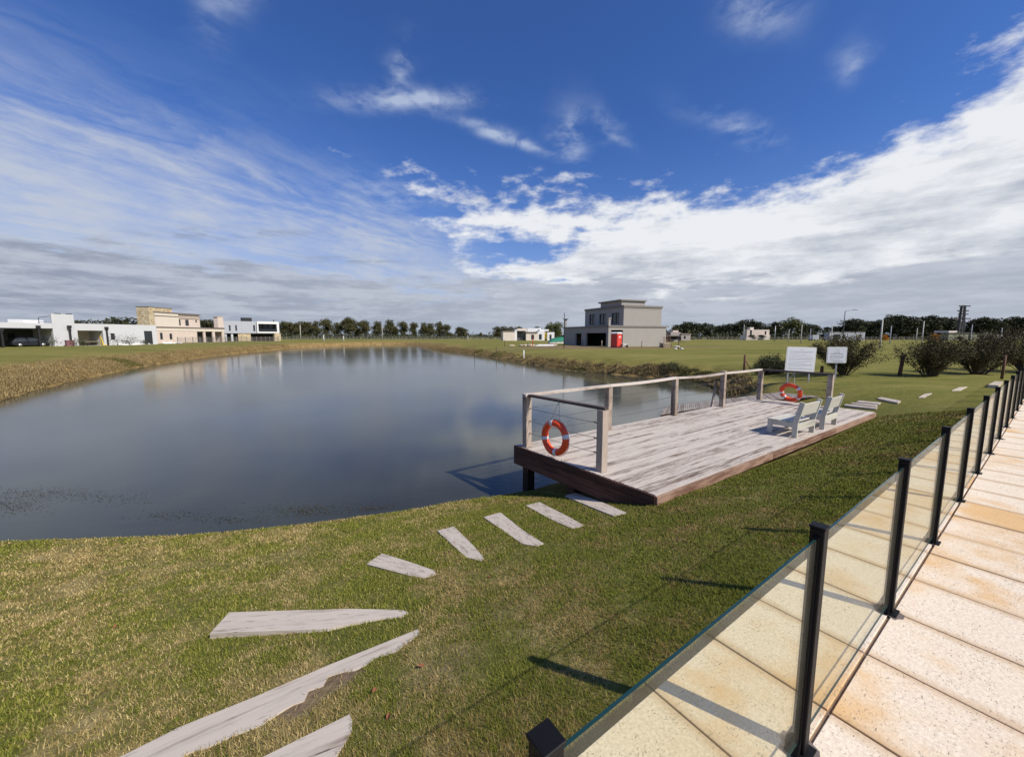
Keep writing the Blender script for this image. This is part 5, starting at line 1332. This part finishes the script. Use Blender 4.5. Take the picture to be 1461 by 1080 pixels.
p = atdist(760, 480, 65); small('marker_post', 'short red marker post on the right bank', 'post', (p.x, p.y), lambda t_: (MB().box(-.05, .05, -.05, .05, 0, 1.3).build('shaft', M_RED, t_), MB().box(-.09, .09, -.09, .09, 1.3, 1.36).build('cap', M_RED, t_)))
p = atdist(968, 480, 52); small('sack_pile', 'few white sacks on the grass right of the taupe house', 'sacks', (p.x, p.y), sacks(4, .7, .4, 8)).scale = (.6, .6, .6)
p = atdist(949, 480, 58)
def pallets(t_):
    for i in range(5): MB().box(-.6, .6, -.5, .5, i*.15, i*.15+.03).box(-.6, .6, -.5, -.4, i*.15+.033, i*.15+.12).box(-.6, .6, .4, .5, i*.15+.033, i*.15+.12).build('pallet', M_TIMB, t_)
    for i in range(6): MB().bar((-.8+i*.3, -.7, 0), (-.5+i*.25, -.2, 1.6), .06, .04).build('plank', M_FPOST, t_)
small('pallet_stack', 'brown pallets and planks against the taupe house\'s right corner', 'pallets', (p.x, p.y), pallets, .3)
# site fence pegs before the taupe house
for i, (u, v, h, col, lb) in enumerate([(708, 497, 1.1, M_FPOST, 'thin dark stake left of the site before the taupe house'), (720, 494, 1.1, M_FPOST, 'thin brown stake on the right bank near the villa'), (858.5, 495, 1.0, M_TIMB, 'pale stake just left of the red toilet'), (831.5, 493.5, 1.0, M_FPOST, 'dark stake before the porch of the taupe house'), (915.5, 496, 1.0, M_FPOST, 'brown stake before the taupe house\'s bare wall'), (943, 496, 1.1, M_TIMB, 'pale stake at the taupe house\'s right corner'), (968, 498, 1.3, M_FPOST, 'dark stake beside the sacks right of the taupe house'), (804.5, 497, 5.0, M_FRAME, 'tall thin dark pole at the taupe house\'s left end')]):
    Yv = 1.8*550/(v-479); p = atdist(u, v, Yv); o = MB().tube([(0, 0, -.1), (0, 0, h)], .05, 6).build('stake', col, None, loc=(p.x, p.y, gz(p.x, p.y))); tag(o, lb, 'stake', 'stakes round the building site')
# white pipe marker in the water
p = hitz(747, 516, WZ); o = MB().tube([(0, 0, -.8), (0, 0, 1.42)], .06, 10).build('white_marker_pipe', M_WHITE2, None, loc=(p[0], p[1]-.9, WZ)); tag(o, 'white plastic pipe standing in the water at the right bank', 'pipe')

# white villa far behind
E_ = House('white_villa', 'distant white villa with porch columns and arches, left of the taupe house', (atdist(717, 480, 138).x, 138), (atdist(791, 480, 138).x, 141))
X = lambda u: E_.q(u, 480)[0]; Z = lambda u, v: E_.q(u, v)[1]
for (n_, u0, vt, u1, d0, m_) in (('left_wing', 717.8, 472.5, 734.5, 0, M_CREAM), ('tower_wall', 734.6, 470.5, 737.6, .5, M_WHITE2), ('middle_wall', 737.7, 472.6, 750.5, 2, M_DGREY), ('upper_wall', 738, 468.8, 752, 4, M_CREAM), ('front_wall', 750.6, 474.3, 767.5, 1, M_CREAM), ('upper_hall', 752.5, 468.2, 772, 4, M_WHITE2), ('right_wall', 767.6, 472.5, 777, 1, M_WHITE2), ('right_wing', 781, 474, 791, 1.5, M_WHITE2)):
    E_.box(n_, u0, vt, u1, 486, d0, d0+5, m_, ref=d0, ground=True)
E_.box('roof_edge', 717, 471.8, 735, 472.4, -.3, 5, M_CORN, ref=-.3); E_.box('roof_edge', 750, 473.6, 767.6, 474.2, .6, 5, M_CORN, ref=.6); E_.box('porch_roof', 738, 472, 750, 472.6, .3, 2, M_CORN, ref=.3)
m = MB(); xa, za = E_.q(776.8, 474, 1.2); xb, _ = E_.q(781.2, 474, 1.2)
E_.box('gable_wall', 770, 470, 783, 472.4, 2, 5, M_WHITE2, ref=2)
for (u0, u1, vt) in ((742, 749, 478), (758, 762, 477.5), (769, 773, 477), (784, 787, 477.5)): E_.window(u0, vt, u1, 484.5, {742: 2, 758: 1, 769: 1, 784: 1.5}[u0]-.01, 0)
E_.box('yellow_door', 774.5, 475, 780.5, 484, 2.2, 2.4, M_YEL, ref=2.2)

# brick house, pale house and long sheds on the right
def simple_house(name, label, u0, u1, vt, Y, mat, parts_, cat='house', slope=0):
    H_ = House(name, label, (atdist(u0, 480, Y).x, Y), (atdist(u1, 480, Y+slope).x, Y+slope)); H_.box('wall', u0, vt, u1, 486, 0, 2.6, mat, ground=True)
    for pr_ in parts_:
        n_, a, t_, b, bt, d0, d1, mm = pr_; H_.box(n_, a, t_, b, bt, d0, d1, mm, ref=d0)
    return H_
F_ = simple_house('brick_house', 'small brown brick house with porch right of the taupe house', 957, 971, 474, 118, M_BRICK, [('porch_roof', 950, 478.5, 972, 480, -2, 0, M_CORN), ('porch_shade_sheet', 951, 480, 970, 484, -.15, -.02, M_DARK), ('side_wing', 972.2, 476.5, 985.5, 486, -.5, 5, M_BRICK), ('roof_edge', 971.8, 476, 986, 476.6, -.7, 5.2, M_TIMB), ('wing_window', 976, 479.5, 978.5, 483, -.56, -.51, M_FRAME), ('upper_block', 960, 471.5, 968, 474, .3, 4, M_PINK)])  # near-black sheet under the porch roof stands in for its shade
G_ = simple_house('pale_house', 'pale two storey house with square chimney among the far dark trees', 1066, 1098, 470.5, 165, M_PINK, [('chimney', 1070.5, 467, 1075.5, 470.5, 1, 3, M_CREAM), ('left_wing', 1064.6, 478, 1066, 486, .5, 5, M_CREAM), ('front_block', 1090, 478, 1099, 486, -1.2, -.02, M_CREAM), ('window', 1070.5, 471, 1073, 478, -.06, -.01, M_FRAME), ('window', 1091.5, 472.5, 1093.5, 478, -.06, -.01, M_FRAME), ('garden_wall', 1064.6, 483.5, 1066, 486, -.9, -.5, M_CREAM)])
for u, lb in ((1073.5, 'left round bush before the pale far house'), (1086.5, 'right round bush before the pale far house')): tree(u, 477.5, 158, 'low', lb, 'bushes before the pale house', 1.3)
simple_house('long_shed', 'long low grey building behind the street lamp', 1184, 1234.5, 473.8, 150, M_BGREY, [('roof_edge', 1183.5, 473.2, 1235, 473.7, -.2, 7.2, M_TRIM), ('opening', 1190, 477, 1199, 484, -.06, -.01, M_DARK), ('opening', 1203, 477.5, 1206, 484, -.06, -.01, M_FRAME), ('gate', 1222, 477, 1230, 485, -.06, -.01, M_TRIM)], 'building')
simple_house('long_shed', 'long low greenish shed with grey wall left of the right edge, behind the pylon', 1354, 1415, 475.3, 140, plain('green_grey_wall', (.25, .25, .18)), [('roof', 1353, 474.7, 1416, 475.2, -.3, 7.3, M_TRIM), ('upper_wall', 1354, 472, 1366, 474.6, 1, 6, M_CREAM), ('post', 1385, 475.5, 1386, 486, -.3, -.1, M_TRIM)], 'building')
# white van by the shed
def van(t_):
    MB().prism([(-2.2, .3), (2.2, .3), (2.25, 1.0), (1.6, 1.25), (1.1, 2.0), (-2.2, 2.05)], -.9, .9, Matrix.Rotation(R(90), 4, 'X')).build('body', M_WHITE2, t_, .03)
    for x in (-1.4, 1.4):
        for sy in (-.86, .86): MB().lathe([(0, -.1), (.34, -.1), (.34, .1), (0, .1)], 14, Matrix.Translation((x, sy, .34)) @ Matrix.Rotation(R(90), 4, 'X')).build('wheel', M_TYRE, t_)
    MB().box(.5, 1.2, -.93, -.91, 1.2, 1.8).build('side_window', M_PANE, t_); MB().add([(1.63, -.8, 1.26), (1.14, -.8, 1.98), (1.14, .8, 1.98), (1.63, .8, 1.26)], [(0, 3, 2, 1)]).build('windscreen', M_PANE, t_)
p = atdist(1423, 480, 128); small('parked_van', 'white van parked at the right end of the greenish shed', 'van', (p.x, p.y), van, 0.2)
p = atdist(1161, 480, 140); small('parked_van', 'white van parked among the poles in the middle distance', 'van', (p.x, p.y), van, 1.2)

# ------------------------------------------------------------------ poles, lamp, pylon
def pole(u, vt, Y, r, mat, lb, name='utility_pole', arm=None):
    p = atdist(u, vt, Y); z0 = gz(p.x, p.y); h = p.z-z0
    t_ = thing(name, lb, 'pole', (p.x, p.y, z0), 0, 'poles standing about the estate')
    MB().tube([(0, 0, -.2), (0, 0, h)], [r*1.15, r*.7], 8).build('shaft', mat, t_)
    if arm: MB().box(-arm, arm, -.05, .05, h-.5, h-.38).build('crossarm', mat, t_); 
for a in [(428, 463.5, 150, .13, M_CONC, 'pale pole before the left part of the eucalyptus row'), (545, 463.5, 160, .12, M_CONC, 'pale thin pole before the middle of the eucalyptus row'),
          (461.5, 478.5, 130, .22, M_CONC, 'short pale post on the far bank, left one'), (490, 479.3, 130, .2, M_CONC, 'short pale post on the far bank, right one'), (667.5, 478.5, 120, .1, M_CONC, 'tiny pale peg at the right bank\'s far end'), (677, 489.3, 60, .045, M_FPOST, 'thin dark stake on the right bank near the far end'),
          (1062, 463, 150, .13, M_BGREY, 'grey pole left of the pale far house'), (1106.5, 465, 120, .14, M_GALV, 'greenish grey pole right of the pale far house'), (1126, 470, 100, .09, M_CONC, 'pale pole above the large notice board'), (1144.5, 463, 95, .09, M_CONC, 'tall pale pole above the large notice board\'s right edge'),
          (1157, 469, 110, .09, M_BGREY, 'short grey pole beside the far white van'), (1188, 460, 60, .06, M_CONC, 'thin pole above the small notice board'),
          (1259.5, 456, 55, .11, M_CONC, 'pale concrete pole beside the small orange tree'), (1272, 465, 90, .09, M_BGREY, 'thin grey pole right of the small orange tree'), (1309, 468, 95, .09, M_CONC, 'short pale pole between the two orange trees'), (1318.5, 458.5, 75, .10, M_CONC, 'tall pale pole left of the larger orange tree'), (1387.5, 463, 100, .09, M_BGREY, 'grey pole right of the lattice pylon'), (1430, 468, 90, .09, M_BGREY, 'grey pole at the far right behind the bushes')]:
    pole(*a)
def lamp():
    p = atdist(1206, 444, 85); z0 = gz(p.x, p.y); h = p.z-z0; t_ = thing('street_lamp', 'tall dark street lamp with a single arm reaching right', 'lamp', (p.x, p.y, z0), 0)
    MB().tube([(0, 0, 0), (0, 0, h)], [.11, .07], 8).build('mast', M_LATT, t_); MB().tube([(0, 0, h-.02), (.5, 0, h+.12), (2.3, 0, h+.28)], .04, 6).build('arm', M_LATT, t_)
    MB().box(1.7, 2.6, -.12, .12, h+.22, h+.32).build('lamp_head', M_LATT, t_)
lamp()
def pylon():
    Y = 150; p = atdist(1374.5, 436, Y); z0 = gz(p.x, p.y); h = p.z-z0; t_ = thing('power_pylon', 'dark lattice power pylon with stepped crossarms above the right trees', 'pylon', (p.x, p.y, z0), 0)
    m = MB(); lv = 12
    def cor(z): w_ = 1.15*(1-z/h)+.6*(z/h); return [Vector((sx*w_, sy*w_*.35, z)) for sx, sy in ((-1, -1), (1, -1), (1, 1), (-1, 1))]
    for i in range(lv):
        a, b = cor(h*i/lv), cor(h*(i+1)/lv)
        for k in range(4): m.bar(a[k], b[k], .30, .30)
        for k in range(4):
            m.bar(a[k], b[(k+1) % 4], .10, .10); m.bar(b[k], b[(k+1) % 4], .12, .12)
    m.build('lattice', M_LATT, t_)
    for z, wl, wr in ((h-.2, 1.5, 2.6), (h-2.0, 1.9, 2.2), (h-3.3, 1.5, 2.2), (h-5.0, 3.9, 3.4)):
        MB().box(-wl, wr, -.2, .2, z-.2, z+.2).build('crossarm', M_LATT, t_)
pylon()
# light fence along the far estate edge
def far_fence(name, label, u0, u1, Y, h, step_, mat, rails=3):
    a = atdist(u0, 480, Y); b = atdist(u1, 480, Y); t_ = thing(name, label, 'fence', (a.x, a.y, -.1), math.atan2(b.y-a.y, b.x-a.x)); L_ = (b-a).to_2d().length; m = MB(); n_ = int(L_/step_)
    for i in range(n_+1): m.box(i*step_-.05, i*step_+.05, -.05, .05, 0, h)
    o = m.build('posts', mat, t_); o['kind'] = 'stuff'
    for k in range(rails): MB().box(0, L_, -.02, .02, h*(k+1)/(rails+.4)-.03, h*(k+1)/(rails+.4)+.03).build('rail', mat, t_)
far_fence('boundary_fence', 'light boundary fence running below the eucalyptus row', 398, 735, 175, 1.4, 1.6, plain('weathered_fence_grey', (.30, .29, .26)), 4)
far_fence('boundary_fence', 'light boundary fence below the dark trees on the right', 985, 1480, 150, 1.4, 1.8, plain('weathered_fence_grey', (.30, .29, .26)), 3)
def mesh_fence():
    a, b = (-72.5, 84), (-72.5, 121); t_ = thing('site_fence', 'grey mesh fence in front of the pinkish house', 'fence', (a[0], a[1], gz(*a)-.05), R(90)); m = MB(); L_ = 37
    for i in range(int(L_/2.0)+1): MB().box(i*2-.05, i*2+.05, -.05, .05, 0, 1.55).build('post', M_TRIM, t_)
    for i in range(int(L_/.25)): m.box(i*.25-.012, i*.25+.012, -.01, .01, .05, 1.45)
    for k in range(6): m.box(0, L_, -.012, .012, .1+k*.26, .13+k*.26)
    o = m.build('mesh_panel', M_TRIM, t_); o['kind'] = 'stuff'
mesh_fence()
print('tris', sum(len(o.data.polygons) for o in bpy.data.objects if o.type == 'MESH'), len(bpy.data.objects))
